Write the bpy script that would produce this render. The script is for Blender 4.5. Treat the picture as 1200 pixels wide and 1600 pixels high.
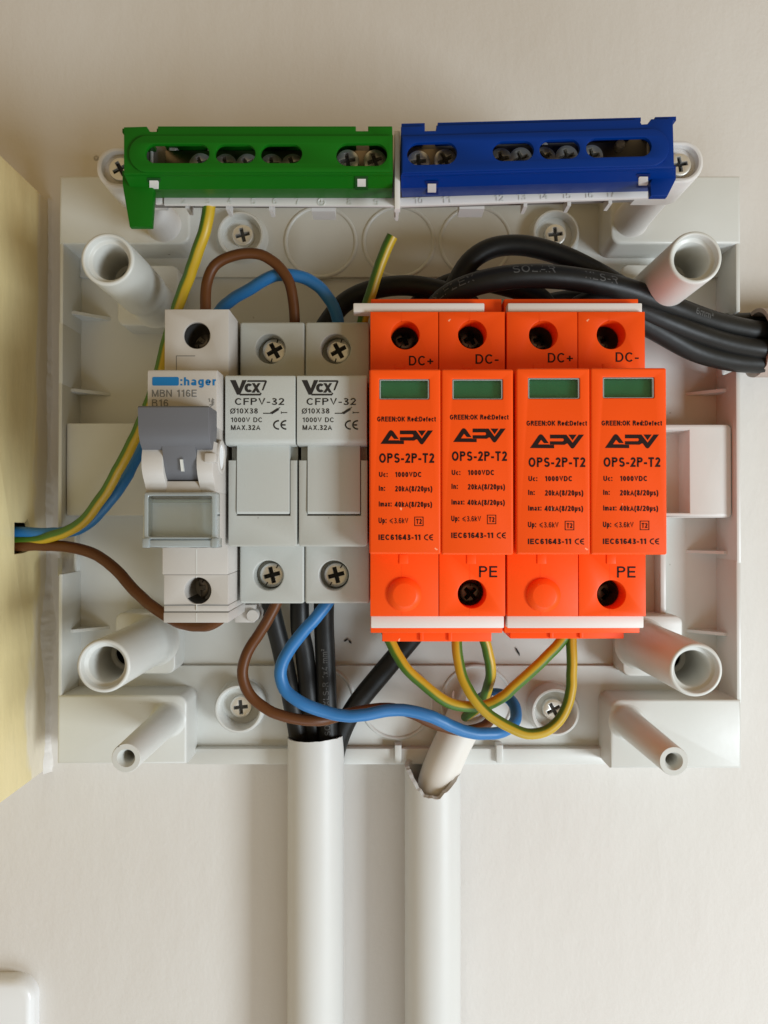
import bpy, bmesh, math, random
from mathutils import Vector, Matrix, noise
from mathutils.geometry import tessellate_polygon

random.seed(7)
for o in list(bpy.data.objects):
    bpy.data.objects.remove(o)
SC = bpy.context.scene
COL = SC.collection

# ------------------------------------------------------------------ camera
# Everything is authored in millimetres: x right, y up, z out of the wall
# (wall face at z = 0); W() turns that into Blender metres.
S = 0.001
YOFF = 1400.0
HCAM = 260.0                      # lens is 260 mm in front of the wall
F = 1200.0                        # focal length in pixels of the 1200x1600 photo
PITCH = math.atan(12.0 / F)

def W(p):
    return Vector((p[0] * S, -p[2] * S, (p[1] + YOFF) * S))

cam = bpy.data.cameras.new('camera')
cam.sensor_fit = 'VERTICAL'
cam.sensor_height = 36.0
cam.lens = 36.0 * F / 1600.0
cam.clip_start = 0.005
cam.clip_end = 50.0
cam_o = bpy.data.objects.new('camera', cam)
COL.objects.link(cam_o)
cam_o.location = W((0, 0, HCAM))
cam_o.rotation_euler = (math.pi / 2 + PITCH, 0, 0)
SC.camera = cam_o

# ------------------------------------------------------------------ light
world = bpy.data.worlds.new('World')
SC.world = world
world.use_nodes = True
bg = world.node_tree.nodes['Background']
bg.inputs['Color'].default_value = (1.0, 0.735, 0.38, 1)
bg.inputs['Strength'].default_value = 0.365

def area(name, loc, target, sx, sy, power, color):
    l = bpy.data.lights.new(name, 'AREA')
    l.shape = 'RECTANGLE'
    l.size, l.size_y = sx, sy
    l.energy = power
    l.color = color
    o = bpy.data.objects.new(name, l)
    COL.objects.link(o)
    o.location = W(loc)
    d = W(target) - W(loc)
    o.rotation_euler = d.to_track_quat('-Z', 'Y').to_euler()
    return o

area('window_light', (690, -300, 620), (10, -110, 0), 0.25, 0.33, 7.2, (0.85, 0.955, 1.04))
area('low_fill', (120, -640, 430), (0, -120, 0), 0.60, 0.35, 2.1, (0.78, 0.94, 1.10))  # fill lamp added below to brighten the lower wall

SC.view_settings.view_transform = 'Standard'
SC.view_settings.look = 'None'
SC.view_settings.exposure = 0.0
SC.view_settings.gamma = 1.0
SC.view_settings.use_curve_mapping = False

# ------------------------------------------------------------------ helpers
_c, _s = math.cos(PITCH), math.sin(PITCH)

def P(px, py, z):
    """point of the plane z seen at photo pixel (px, py), in mm"""
    a, b = (px - 600.0) / F, -(py - 800.0) / F
    dy = b * _c + _s
    dz = b * _s - _c
    t = (z - HCAM) / dz
    return (a * t, dy * t, z)

def R(px0, px1, py0, py1, z):
    """pixel rectangle -> x0, x1, y0, y1 in mm on plane z"""
    a = P(px0, py1, z); b = P(px1, py0, z)
    return a[0], b[0], a[1], b[1]

def PP(pts, z):
    return [P(a, b, z)[:2] for a, b in pts]

def signed_area(l):
    return 0.5 * sum(l[i][0] * l[(i + 1) % len(l)][1] - l[(i + 1) % len(l)][0] * l[i][1] for i in range(len(l)))

def ccw(l):
    return list(l) if signed_area(l) > 0 else list(reversed(l))

def cw(l):
    return list(reversed(ccw(l)))

def offset(l, d):
    """move a loop to its left by d (inwards for a ccw loop), mitred"""
    n = len(l); out = []
    for i in range(n):
        p0, p1, p2 = Vector(l[i - 1]), Vector(l[i]), Vector(l[(i + 1) % n])
        e1 = (p1 - p0); e2 = (p2 - p1)
        if e1.length < 1e-9 or e2.length < 1e-9:
            out.append(tuple(p1)); continue
        e1.normalize(); e2.normalize()
        n1 = Vector((-e1.y, e1.x)); n2 = Vector((-e2.y, e2.x))
        m = n1 + n2
        k = m.dot(n1)
        m = m / k if k > 0.2 else n1
        out.append(tuple(p1 + m * d))
    return out

def circ(cx, cy, r, n=32, ry=None):
    ry = ry or r
    return [(cx + r * math.cos(2 * math.pi * i / n), cy + ry * math.sin(2 * math.pi * i / n)) for i in range(n)]

def rr(x0, x1, y0, y1, r, n=6):
    if not isinstance(r, (list, tuple)):
        r = [r] * 4                      # BL, BR, TR, TL
    out = []
    for k, (cx, cy, sx, sy) in enumerate(((x0, y0, 1, 1), (x1, y0, -1, 1), (x1, y1, -1, -1), (x0, y1, 1, -1))):
        q = r[k]
        if q <= 0:
            out.append((cx, cy)); continue
        a0 = math.pi + k * math.pi / 2
        for i in range(n + 1):
            a = a0 + (math.pi / 2) * i / n
            out.append((cx + sx * q + q * math.cos(a), cy + sy * q + q * math.sin(a)))
    return out

XY = lambda u, v, w: (u, v, w)
YZ = lambda u, v, w: (w, u, v)      # profile in (y, z), extruded along x
ZX = lambda u, v, w: (v, w, u)      # profile in (z, x), extruded along y

class G:
    """collects geometry for ONE mesh, in mm"""
    def __init__(self):
        self.bm = bmesh.new()
        self.m = 0
        self.flat = set()
    def face(self, vs):
        try:
            f = self.bm.faces.new(vs)
            f.material_index = self.m
            return f
        except ValueError:
            return None
    def v(self, p):
        return self.bm.verts.new(p)
    def plate(self, outline, z0, z1, holes=(), bev=0.0, hbev=None, ax=XY, back=True, nb=2):
        outer = ccw(outline)
        loops = [outer] + [cw(h) for h in holes]
        hb = bev if hbev is None else hbev
        rings_all = []
        for li, l in enumerate(loops):
            b = bev if li == 0 else hb
            rings = [[self.v(ax(x, y, z0)) for x, y in l]]
            if b > 0:
                for k in range(nb + 1):
                    a = (math.pi / 2) * k / nb
                    ll = offset(l, b * (1 - math.cos(a)))
                    zz = z1 - b + b * math.sin(a)
                    rings.append([self.v(ax(x, y, zz)) for x, y in ll])
            else:
                rings.append([self.v(ax(x, y, z1)) for x, y in l])
            for a, c in zip(rings[:-1], rings[1:]):
                n = len(a)
                for i in range(n):
                    self.face((a[i], a[(i + 1) % n], c[(i + 1) % n], c[i]))
            rings_all.append(rings)
        for which in ((-1, False), (0, True)):
            if which[1] and not back:
                continue
            vs = []; polys = []
            for rings in rings_all:
                ring = rings[which[0]]
                vs += ring
                polys.append([Vector((self._inv(ax, q.co))) for q in ring])
            for t in tessellate_polygon(polys):
                a, b_, c = (vs[i] for i in t)
                u = [self._inv(ax, q.co) for q in (a, b_, c)]
                ar = (u[1][0] - u[0][0]) * (u[2][1] - u[0][1]) - (u[2][0] - u[0][0]) * (u[1][1] - u[0][1])
                if abs(ar) < 1e-10:
                    continue
                tri = (a, b_, c) if (ar > 0) != which[1] else (a, c, b_)
                self.face(tri)
        return self
    @staticmethod
    def _inv(ax, p):
        if ax is XY: return (p[0], p[1], 0.0)
        if ax is YZ: return (p[1], p[2], 0.0)
        return (p[2], p[0], 0.0)
    def box(self, x0, x1, y0, y1, z0, z1, bev=0.0, nb=2):
        if x1 < x0: x0, x1 = x1, x0
        if y1 < y0: y0, y1 = y1, y0
        b = bmesh.new()
        bmesh.ops.create_cube(b, size=1)
        for q in b.verts:
            q.co = Vector((x0 + (q.co.x + .5) * (x1 - x0), y0 + (q.co.y + .5) * (y1 - y0), z0 + (q.co.z + .5) * (z1 - z0)))
        if bev > 0:
            bmesh.ops.bevel(b, geom=b.edges[:], offset=bev, segments=nb, profile=0.5, affect='EDGES')
        self.merge(b)
        return self
    def pbox(self, px0, px1, py0, py1, z0, z1, bev=0.0, nb=2):
        x0, x1, y0, y1 = R(px0, px1, py0, py1, z1)
        return self.box(x0, x1, y0, y1, z0, z1, bev, nb)
    def merge(self, b):
        mp = {}
        for q in b.verts:
            mp[q] = self.v(q.co)
        for f in b.faces:
            self.face([mp[q] for q in f.verts])
        b.free()
    def lathe(self, cx, cy, prof, n=40, top=None):
        """prof: list of (r, z) in order; axis is z.  top: optional shift (dx,dy) per unit z"""
        rings = []
        for r, z in prof:
            if r < 1e-6:
                rings.append([self.v((cx, cy, z))])
            else:
                rings.append([self.v((cx + r * math.cos(2 * math.pi * i / n), cy + r * math.sin(2 * math.pi * i / n), z)) for i in range(n)])
        for a, c in zip(rings[:-1], rings[1:]):
            for i in range(n):
                j = (i + 1) % n
                if len(a) == 1 and len(c) == 1: continue
                if len(a) == 1: self.face((a[0], c[j], c[i]))
                elif len(c) == 1: self.face((a[i], a[j], c[0]))
                else: self.face((a[i], a[j], c[j], c[i]))
        return self
    def strip(self, rows):
        """quads between successive rows of points"""
        vr = [[self.v(p) for p in row] for row in rows]
        for a, c in zip(vr[:-1], vr[1:]):
            for i in range(len(a) - 1):
                self.face((a[i], a[i + 1], c[i + 1], c[i]))
        return self
    def hexa(self, a, b):
        """solid between two quads (back a, front b), each 4 points ccw seen from the front"""
        va = [self.v(p) for p in a]; vb = [self.v(p) for p in b]
        self.face(vb); self.face(va[::-1])
        for i in range(4):
            j = (i + 1) % 4
            self.face((va[i], va[j], vb[j], vb[i]))
        return self
    def build(self, name, mats, parent=None, origin=None, angle=35, fix=False, bevel=None):
        bm = self.bm
        if fix:
            bmesh.ops.recalc_face_normals(bm, faces=bm.faces[:])
        if origin is None:
            if parent is not None:
                origin = Vector((0, 0, 0))
                base = PLOC[parent.name]
            else:
                xs = [q.co for q in bm.verts]
                lo = Vector((min(q.x for q in xs), min(q.y for q in xs), min(q.z for q in xs)))
                hi = Vector((max(q.x for q in xs), max(q.y for q in xs), max(q.z for q in xs)))
                base = W(((lo.x + hi.x) / 2, lo.y, (lo.z + hi.z) / 2))
        else:
            base = W(origin)
        for q in bm.verts:
            q.co = W(q.co) - base
        me = bpy.data.meshes.new(name)
        bm.to_mesh(me); bm.free()
        if not isinstance(mats, (list, tuple)):
            mats = [mats]
        for m in mats:
            me.materials.append(m)
        for p in me.polygons:
            p.use_smooth = True
        me.set_sharp_from_angle(angle=math.radians(angle))
        o = bpy.data.objects.new(name, me)
        COL.objects.link(o)
        if parent is not None:
            o.parent = parent
            PLOC[o.name] = PLOC[parent.name]
        else:
            o.location = base
            PLOC[o.name] = base
        return o

PLOC = {}

def thing(name, label, cat, origin, group=None):
    o = bpy.data.objects.new(name, None)
    COL.objects.link(o)
    o.empty_display_size = 0.01
    o.location = W(origin)
    PLOC[o.name] = W(origin)
    o['label'] = label; o['category'] = cat
    if group: o['group'] = group
    return o

def tag(o, label, cat, group=None):
    o['label'] = label; o['category'] = cat
    if group: o['group'] = group
    return o

# ------------------------------------------------------------------ materials
def mat(name, col, rough=0.45, metal=0.0, var=0.06, vscale=60.0, bump=0.0, bscale=900.0, spec=0.5, rvar=0.08, coat=0.0, specks=()):
    m = bpy.data.materials.new(name)
    m.use_nodes = True
    nt = m.node_tree; n = nt.nodes; L = nt.links
    p = n['Principled BSDF']
    p.inputs['Metallic'].default_value = metal
    p.inputs['Specular IOR Level'].default_value = spec
    if coat: p.inputs['Coat Weight'].default_value = coat
    tc = n.new('ShaderNodeTexCoord')
    nz = n.new('ShaderNodeTexNoise'); nz.inputs['Scale'].default_value = vscale
    nz.inputs['Detail'].default_value = 6.0
    L.new(tc.outputs['Object'], nz.inputs['Vector'])
    mx = n.new('ShaderNodeMix'); mx.data_type = 'RGBA'
    mx.inputs[6].default_value = (*[c * (1 - var) for c in col], 1)
    mx.inputs[7].default_value = (*[min(1, c * (1 + var)) for c in col], 1)
    L.new(nz.outputs['Fac'], mx.inputs[0])
    last = mx.outputs[2]
    for (sc, gate, rad, scol, stretch) in specks:      # rare small marks: dust, scuffs, specks
        mp = n.new('ShaderNodeMapping'); mp.inputs['Scale'].default_value = stretch; mp.inputs['Rotation'].default_value = (0, .5 if stretch != (1, 1, 1) else 0, 0)
        L.new(tc.outputs['Object'], mp.inputs['Vector'])
        nd = n.new('ShaderNodeTexNoise'); nd.inputs['Scale'].default_value = sc * 2.5
        L.new(mp.outputs[0], nd.inputs['Vector'])
        vm = n.new('ShaderNodeVectorMath'); vm.operation = 'SCALE'; vm.inputs[3].default_value = 0.55 / sc
        L.new(nd.outputs['Color'], vm.inputs[0])
        va = n.new('ShaderNodeVectorMath'); va.operation = 'ADD'
        L.new(mp.outputs[0], va.inputs[0]); L.new(vm.outputs[0], va.inputs[1])
        vo = n.new('ShaderNodeTexVoronoi'); vo.inputs['Scale'].default_value = sc
        L.new(va.outputs[0], vo.inputs['Vector'])
        r1 = n.new('ShaderNodeMapRange'); r1.inputs[1].default_value = rad * .5; r1.inputs[2].default_value = rad; r1.inputs[3].default_value = 1; r1.inputs[4].default_value = 0
        L.new(vo.outputs['Distance'], r1.inputs[0])
        sp = n.new('ShaderNodeSeparateColor'); L.new(vo.outputs['Color'], sp.inputs[0])
        gt = n.new('ShaderNodeMath'); gt.operation = 'GREATER_THAN'; gt.inputs[1].default_value = gate
        L.new(sp.outputs[0], gt.inputs[0])
        mu = n.new('ShaderNodeMath'); mu.operation = 'MULTIPLY'
        L.new(r1.outputs[0], mu.inputs[0]); L.new(gt.outputs[0], mu.inputs[1])
        m2 = n.new('ShaderNodeMix'); m2.data_type = 'RGBA'
        L.new(mu.outputs[0], m2.inputs[0]); L.new(last, m2.inputs[6]); m2.inputs[7].default_value = (*scol, 1)
        last = m2.outputs[2]
    L.new(last, p.inputs['Base Color'])
    mr = n.new('ShaderNodeMapRange')
    mr.inputs[3].default_value = max(0.02, rough - rvar); mr.inputs[4].default_value = rough + rvar
    nz2 = n.new('ShaderNodeTexNoise'); nz2.inputs['Scale'].default_value = vscale * 3
    nz2.inputs['Detail'].default_value = 5.0
    L.new(tc.outputs['Object'], nz2.inputs['Vector'])
    L.new(nz2.outputs['Fac'], mr.inputs[0])
    L.new(mr.outputs[0], p.inputs['Roughness'])
    if bump > 0:
        nb = n.new('ShaderNodeTexNoise'); nb.inputs['Scale'].default_value = bscale
        nb.inputs['Detail'].default_value = 4.0
        L.new(tc.outputs['Object'], nb.inputs['Vector'])
        b = n.new('ShaderNodeBump'); b.inputs['Strength'].default_value = bump
        b.inputs['Distance'].default_value = 0.0002
        L.new(nb.outputs['Fac'], b.inputs['Height'])
        L.new(b.outputs['Normal'], p.inputs['Normal'])
    return m

M = {}
M['shell'] = mat('enclosure_plastic', (0.615, 0.615, 0.58), 0.36, bump=0.08, bscale=700, var=0.05, specks=((70, .90, .055, (.22, .21, .18), (1, 1, 1)), (25, .90, .05, (.34, .33, .29), (1, 1, .25)), (150, .88, .06, (.36, .34, .30), (1, 1, 1))))
M['carrier'] = mat('carrier_plastic', (0.66, 0.63, 0.60), 0.4, var=0.04)
M['breaker'] = mat('breaker_plastic', (0.52, 0.49, 0.455), 0.42, bump=0.08, var=0.05, specks=((200, .92, .08, (.25, .23, .2), (1, 1, 1)),))
M['fuse'] = mat('fuse_holder_plastic', (0.455, 0.465, 0.435), 0.45, bump=0.14, bscale=1500, var=0.05, specks=((200, .93, .08, (.22, .22, .2), (1, 1, 1)),))
M['orange'] = mat('orange_plastic', (0.95, 0.088, 0.006), 0.42, bump=0.06, bscale=1200, var=0.07, spec=0.22, specks=((230, .93, .10, (.95, .50, .30), (1, 1, 1)), (90, .93, .05, (.45, .05, .01), (1, 1, .4))))
M['green'] = mat('green_plastic', (0.005, 0.120, 0.005), 0.40, var=0.08, spec=0.2)
M['blue'] = mat('blue_plastic', (0.0, 0.026, 0.185), 0.38, var=0.08, spec=0.18)
M['green_dark'] = mat('green_recess_shade', (0.005, 0.06, 0.008), 0.5)  # darker cover green, shade of the clip recess put into the colour
M['blue_dark'] = mat('blue_recess_shade', (0.002, 0.016, 0.13), 0.5)  # same recess shade, painted in a darker cover blue
M['toggle'] = mat('toggle_grey', (0.115, 0.115, 0.125), 0.5, bump=0.05, var=0.03)
M['ink'] = mat('black_ink', (0.012, 0.011, 0.012), 0.5, var=0.2)
M['ink_brown'] = mat('dark_print', (0.016, 0.005, 0.004), 0.55, var=0.2, spec=0.2)
M['ink_grey'] = mat('grey_print', (0.17, 0.17, 0.165), 0.5)
M['ink_blue'] = mat('blue_print', (0.0, 0.17, 0.45), 0.45)
M['white'] = mat('white_strip', (0.76, 0.72, 0.69), 0.45, var=0.05)
M['black'] = mat('black_cable', (0.0095, 0.0095, 0.009), 0.45, bump=0.25, bscale=400, var=0.25, spec=0.3)
M['sleeve'] = mat('shaded_conduit_plastic', (0.42, 0.34, 0.29), 0.5)  # conduit browned and darkened: shade and orange bounce put into the colour
M['brown'] = mat('brown_insulation', (0.108, 0.036, 0.009), 0.42, bump=0.06, var=0.1, spec=0.3)
M['cblue'] = mat('blue_insulation', (0.020, 0.155, 0.40), 0.42, bump=0.06, var=0.08)
M['pipe'] = mat('conduit_plastic', (0.63, 0.625, 0.60), 0.45, bump=0.10, bscale=300, var=0.06, vscale=25, specks=((28, .86, .06, (.30, .28, .25), (1, 1, .45)), (60, .92, .07, (.33, .30, .27), (1, 1, 1))))
M['sheath'] = mat('cable_sheath', (0.72, 0.68, 0.62), 0.5, bump=0.08, bscale=300, var=0.05)
M['steel'] = mat('zinc_steel', (0.80, 0.79, 0.75), 0.36, metal=0.8, var=0.15, vscale=300)
M['nickel'] = mat('dark_nickel', (0.74, 0.73, 0.71), 0.30, metal=0.8, var=0.25, vscale=400)
M['nickel_dark'] = mat('shaded_nickel', (0.22, 0.20, 0.19), 0.34, metal=0.9, var=0.3, vscale=400)  # nickel darkened by colour for screws deep in shaded wells
M['backing'] = mat('grey_backing', (0.20, 0.18, 0.165), 0.6)
M['brass'] = mat('busbar_metal', (0.30, 0.24, 0.18), 0.35, metal=1.0, var=0.2)
M['dark'] = mat('dark_gap', (0.012, 0.012, 0.012), 0.7)
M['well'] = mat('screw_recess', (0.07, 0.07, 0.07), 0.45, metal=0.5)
M['copper'] = mat('copper', (0.75, 0.30, 0.14), 0.35, metal=1.0)
M['indicator'] = mat('green_indicator', (0.035, 0.37, 0.16), 0.4, var=0.1, vscale=300)
M['cardface'] = mat('label_card', (0.84, 0.87, 0.89), 0.6, var=0.02)
M['legend'] = mat('cable_legend', (0.075, 0.075, 0.073), 0.6)
M['frame_white'] = mat('socket_plastic', (0.78, 0.78, 0.78), 0.3, var=0.02)

def clear_mat(name, tint, rough=0.03):
    m = bpy.data.materials.new(name); m.use_nodes = True
    p = m.node_tree.nodes['Principled BSDF']
    p.inputs['Base Color'].default_value = (*tint, 1)
    p.inputs['Roughness'].default_value = rough
    p.inputs['Transmission Weight'].default_value = 1.0
    p.inputs['IOR'].default_value = 1.49
    return m
def thin_clear(name, tint, gloss, diff=None, dfac=0.0):
    m = bpy.data.materials.new(name); m.use_nodes = True
    nt = m.node_tree; n = nt.nodes; L = nt.links
    n.remove(n['Principled BSDF'])
    tr = n.new('ShaderNodeBsdfTransparent'); tr.inputs['Color'].default_value = (*tint, 1)
    gl = n.new('ShaderNodeBsdfGlossy'); gl.inputs['Roughness'].default_value = 0.06
    fr = n.new('ShaderNodeFresnel'); fr.inputs['IOR'].default_value = 1.5
    ma = n.new('ShaderNodeMath'); ma.operation = 'MULTIPLY'; ma.inputs[1].default_value = gloss
    L.new(fr.outputs[0], ma.inputs[0])
    base = tr
    if diff:
        di = n.new('ShaderNodeBsdfDiffuse'); di.inputs['Color'].default_value = (*diff, 1)
        m1 = n.new('ShaderNodeMixShader'); m1.inputs[0].default_value = dfac
        L.new(tr.outputs[0], m1.inputs[1]); L.new(di.outputs[0], m1.inputs[2]); base = m1
    mx = n.new('ShaderNodeMixShader')
    L.new(ma.outputs[0], mx.inputs[0]); L.new(base.outputs[0], mx.inputs[1]); L.new(gl.outputs[0], mx.inputs[2])
    L.new(mx.outputs[0], n['Material Output'].inputs['Surface'])
    return m
M['pane'] = thin_clear('clear_pane', (0.95, 0.97, 0.97), 0.8)
M['edge'] = thin_clear('clear_edge', (0.88, 0.95, 0.97), 3.5, (0.80, 0.90, 0.95), 0.34)
M['clear'] = clear_mat('clear_plastic', (0.90, 0.96, 0.98))

def stripe_mat():
    m = bpy.data.materials.new('green_yellow_insulation'); m.use_nodes = True
    nt = m.node_tree; n = nt.nodes; L = nt.links; p = n['Principled BSDF']
    a = n.new('ShaderNodeAttribute'); a.attribute_name = 'stripe'
    r = n.new('ShaderNodeValToRGB')
    r.color_ramp.elements[0].position = 0.42; r.color_ramp.elements[0].color = (0.055, 0.145, 0.010, 1)
    r.color_ramp.elements[1].position = 0.58; r.color_ramp.elements[1].color = (0.50, 0.325, 0.014, 1)
    L.new(a.outputs['Fac'], r.inputs['Fac'])
    L.new(r.outputs['Color'], p.inputs['Base Color'])
    p.inputs['Roughness'].default_value = 0.42
    return m
M['yg'] = stripe_mat()

def wall_mat():
    m = bpy.data.materials.new('painted_plaster'); m.use_nodes = True
    nt = m.node_tree; n = nt.nodes; L = nt.links; p = n['Principled BSDF']
    p.inputs['Roughness'].default_value = 0.62
    tc = n.new('ShaderNodeTexCoord')
    def nz(scale, detail=5, sc=(1, 1, 1), rot=0):
        mp = n.new('ShaderNodeMapping'); mp.inputs['Scale'].default_value = sc
        mp.inputs['Rotation'].default_value = (0, rot, 0)
        L.new(tc.outputs['Object'], mp.inputs['Vector'])
        q = n.new('ShaderNodeTexNoise'); q.inputs['Scale'].default_value = scale; q.inputs['Detail'].default_value = detail
        L.new(mp.outputs[0], q.inputs['Vector'])
        return q
    big = nz(9, 4)
    mx = n.new('ShaderNodeMix'); mx.data_type = 'RGBA'
    mx.inputs[6].default_value = (0.66, 0.615, 0.575, 1)
    mx.inputs[7].default_value = (0.675, 0.65, 0.61, 1)
    L.new(big.outputs['Fac'], mx.inputs[0])
    v2 = n.new('ShaderNodeTexVoronoi'); v2.inputs['Scale'].default_value = 20
    mp2 = n.new('ShaderNodeMapping'); mp2.inputs['Rotation'].default_value = (0, .7, 0); mp2.inputs['Scale'].default_value = (1, 1, .5)
    dn = nz(60, 3)
    ds = n.new('ShaderNodeVectorMath'); ds.operation = 'SCALE'; ds.inputs[3].default_value = 0.025
    L.new(dn.outputs['Color'], ds.inputs[0])
    da = n.new('ShaderNodeVectorMath'); da.operation = 'ADD'
    L.new(tc.outputs['Object'], da.inputs[0]); L.new(ds.outputs[0], da.inputs[1])
    L.new(da.outputs[0], mp2.inputs['Vector']); L.new(mp2.outputs[0], v2.inputs['Vector'])
    q1 = n.new('ShaderNodeMapRange'); q1.inputs[1].default_value = 0.015; q1.inputs[2].default_value = 0.035; q1.inputs[3].default_value = .7; q1.inputs[4].default_value = 0
    L.new(v2.outputs['Distance'], q1.inputs[0])
    s2 = n.new('ShaderNodeSeparateColor'); L.new(v2.outputs['Color'], s2.inputs[0])
    g2 = n.new('ShaderNodeMath'); g2.operation = 'GREATER_THAN'; g2.inputs[1].default_value = .78
    L.new(s2.outputs[1], g2.inputs[0])
    m3 = n.new('ShaderNodeMath'); m3.operation = 'MULTIPLY'; L.new(q1.outputs[0], m3.inputs[0]); L.new(g2.outputs[0], m3.inputs[1])
    mx2 = n.new('ShaderNodeMix'); mx2.data_type = 'RGBA'; mx2.inputs[7].default_value = (.30, .27, .25, 1)
    L.new(m3.outputs[0], mx2.inputs[0]); L.new(mx.outputs[2], mx2.inputs[6])
    L.new(mx2.outputs[2], p.inputs['Base Color'])
    brush = nz(130, 6, (1.0, 1.0, 0.42), 0.25)
    grain = nz(700, 3)
    wav = nz(22, 3)
    vor = n.new('ShaderNodeTexVoronoi'); vor.inputs['Scale'].default_value = 42
    L.new(tc.outputs['Object'], vor.inputs['Vector'])
    mr = n.new('ShaderNodeMapRange'); mr.inputs[1].default_value = 0.0; mr.inputs[2].default_value = 0.045
    mr.inputs[3].default_value = 1.0; mr.inputs[4].default_value = 0.0
    L.new(vor.outputs['Distance'], mr.inputs[0])
    gate = n.new('ShaderNodeMapRange'); gate.inputs[1].default_value = 0.72; gate.inputs[2].default_value = 0.74
    sep = n.new('ShaderNodeSeparateColor'); L.new(vor.outputs['Color'], sep.inputs[0])
    L.new(sep.outputs[0], gate.inputs[0])
    mul = n.new('ShaderNodeMath'); mul.operation = 'MULTIPLY'
    L.new(mr.outputs[0], mul.inputs[0]); L.new(gate.outputs[0], mul.inputs[1])
    def bump(src, st, dist, prev=None):
        b = n.new('ShaderNodeBump'); b.inputs['Strength'].default_value = st; b.inputs['Distance'].default_value = dist
        L.new(src, b.inputs['Height'])
        if prev: L.new(prev.outputs['Normal'], b.inputs['Normal'])
        return b
    b1 = bump(wav.outputs['Fac'], 0.4, 0.0016)
    b2 = bump(brush.outputs['Fac'], 0.42, 0.0006, b1)
    b3 = bump(grain.outputs['Fac'], 0.35, 0.0002, b2)
    b4 = bump(mul.outputs[0], 1.0, 0.0022, b3)
    L.new(b4.outputs['Normal'], p.inputs['Normal'])
    return m
M['wall'] = wall_mat()

def trunk_mat():
    m = bpy.data.materials.new('cream_painted_trunking'); m.use_nodes = True
    nt = m.node_tree; n = nt.nodes; L = nt.links; p = n['Principled BSDF']
    p.inputs['Roughness'].default_value = 0.4
    tc = n.new('ShaderNodeTexCoord')
    # white filler smeared along the wall joint: a ragged band by depth from the wall
    sx = n.new('ShaderNodeSeparateXYZ'); L.new(tc.outputs['Object'], sx.inputs[0])
    mp = n.new('ShaderNodeMapping'); mp.inputs['Scale'].default_value = (1, 1, 0.35)
    L.new(tc.outputs['Object'], mp.inputs['Vector'])
    q = n.new('ShaderNodeTexNoise'); q.inputs['Scale'].default_value = 55; q.inputs['Detail'].default_value = 7
    L.new(mp.outputs[0], q.inputs['Vector'])
    add = n.new('ShaderNodeMath'); add.operation = 'MULTIPLY_ADD'; add.inputs[1].default_value = 0.030; 
    L.new(q.outputs['Fac'], add.inputs[0]); L.new(sx.outputs['Y'], add.inputs[2])  # Y is minus the depth from the wall
    mr = n.new('ShaderNodeMapRange'); mr.inputs[1].default_value = 0.004; mr.inputs[2].default_value = 0.006
    L.new(add.outputs[0], mr.inputs[0])
    mx = n.new('ShaderNodeMix'); mx.data_type = 'RGBA'
    mx.inputs[6].default_value = (0.83, 0.70, 0.39, 1)
    mx.inputs[7].default_value = (0.78, 0.70, 0.56, 1)
    L.new(mr.outputs[0], mx.inputs[0])
    q2 = n.new('ShaderNodeTexNoise'); q2.inputs['Scale'].default_value = 38; q2.inputs['Detail'].default_value = 8
    L.new(mp.outputs[0], q2.inputs['Vector'])
    mq = n.new('ShaderNodeMapRange'); mq.inputs[1].default_value = .35; mq.inputs[2].default_value = .7
    L.new(q2.outputs['Fac'], mq.inputs[0])
    mx3 = n.new('ShaderNodeMix'); mx3.data_type = 'RGBA'; mx3.blend_type = 'MULTIPLY'
    mx3.inputs[7].default_value = (0.90, 0.89, 0.84, 1)
    L.new(mq.outputs[0], mx3.inputs[0]); L.new(mx.outputs[2], mx3.inputs[6])
    L.new(mx3.outputs[2], p.inputs['Base Color'])
    b = n.new('ShaderNodeBump'); b.inputs['Strength'].default_value = 0.7; b.inputs['Distance'].default_value = 0.0018
    L.new(q.outputs['Fac'], b.inputs['Height']); L.new(b.outputs['Normal'], p.inputs['Normal'])
    return m
M['trunk'] = trunk_mat()

# ------------------------------------------------------------------ lettering
# a plain monoline grotesque drawn as strokes: every glyph is a set of polylines
# in a box of capital height 1, thickened to the stroke width
def arc(cx, cy, rx, ry, a0, a1, n=14):
    return [(cx + rx * math.cos(math.radians(a0 + (a1 - a0) * i / n)), cy + ry * math.sin(math.radians(a0 + (a1 - a0) * i / n))) for i in range(n + 1)]

def ell(cx, cy, rx, ry):
    return arc(cx, cy, rx, ry, 0, 360, 24)

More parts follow.
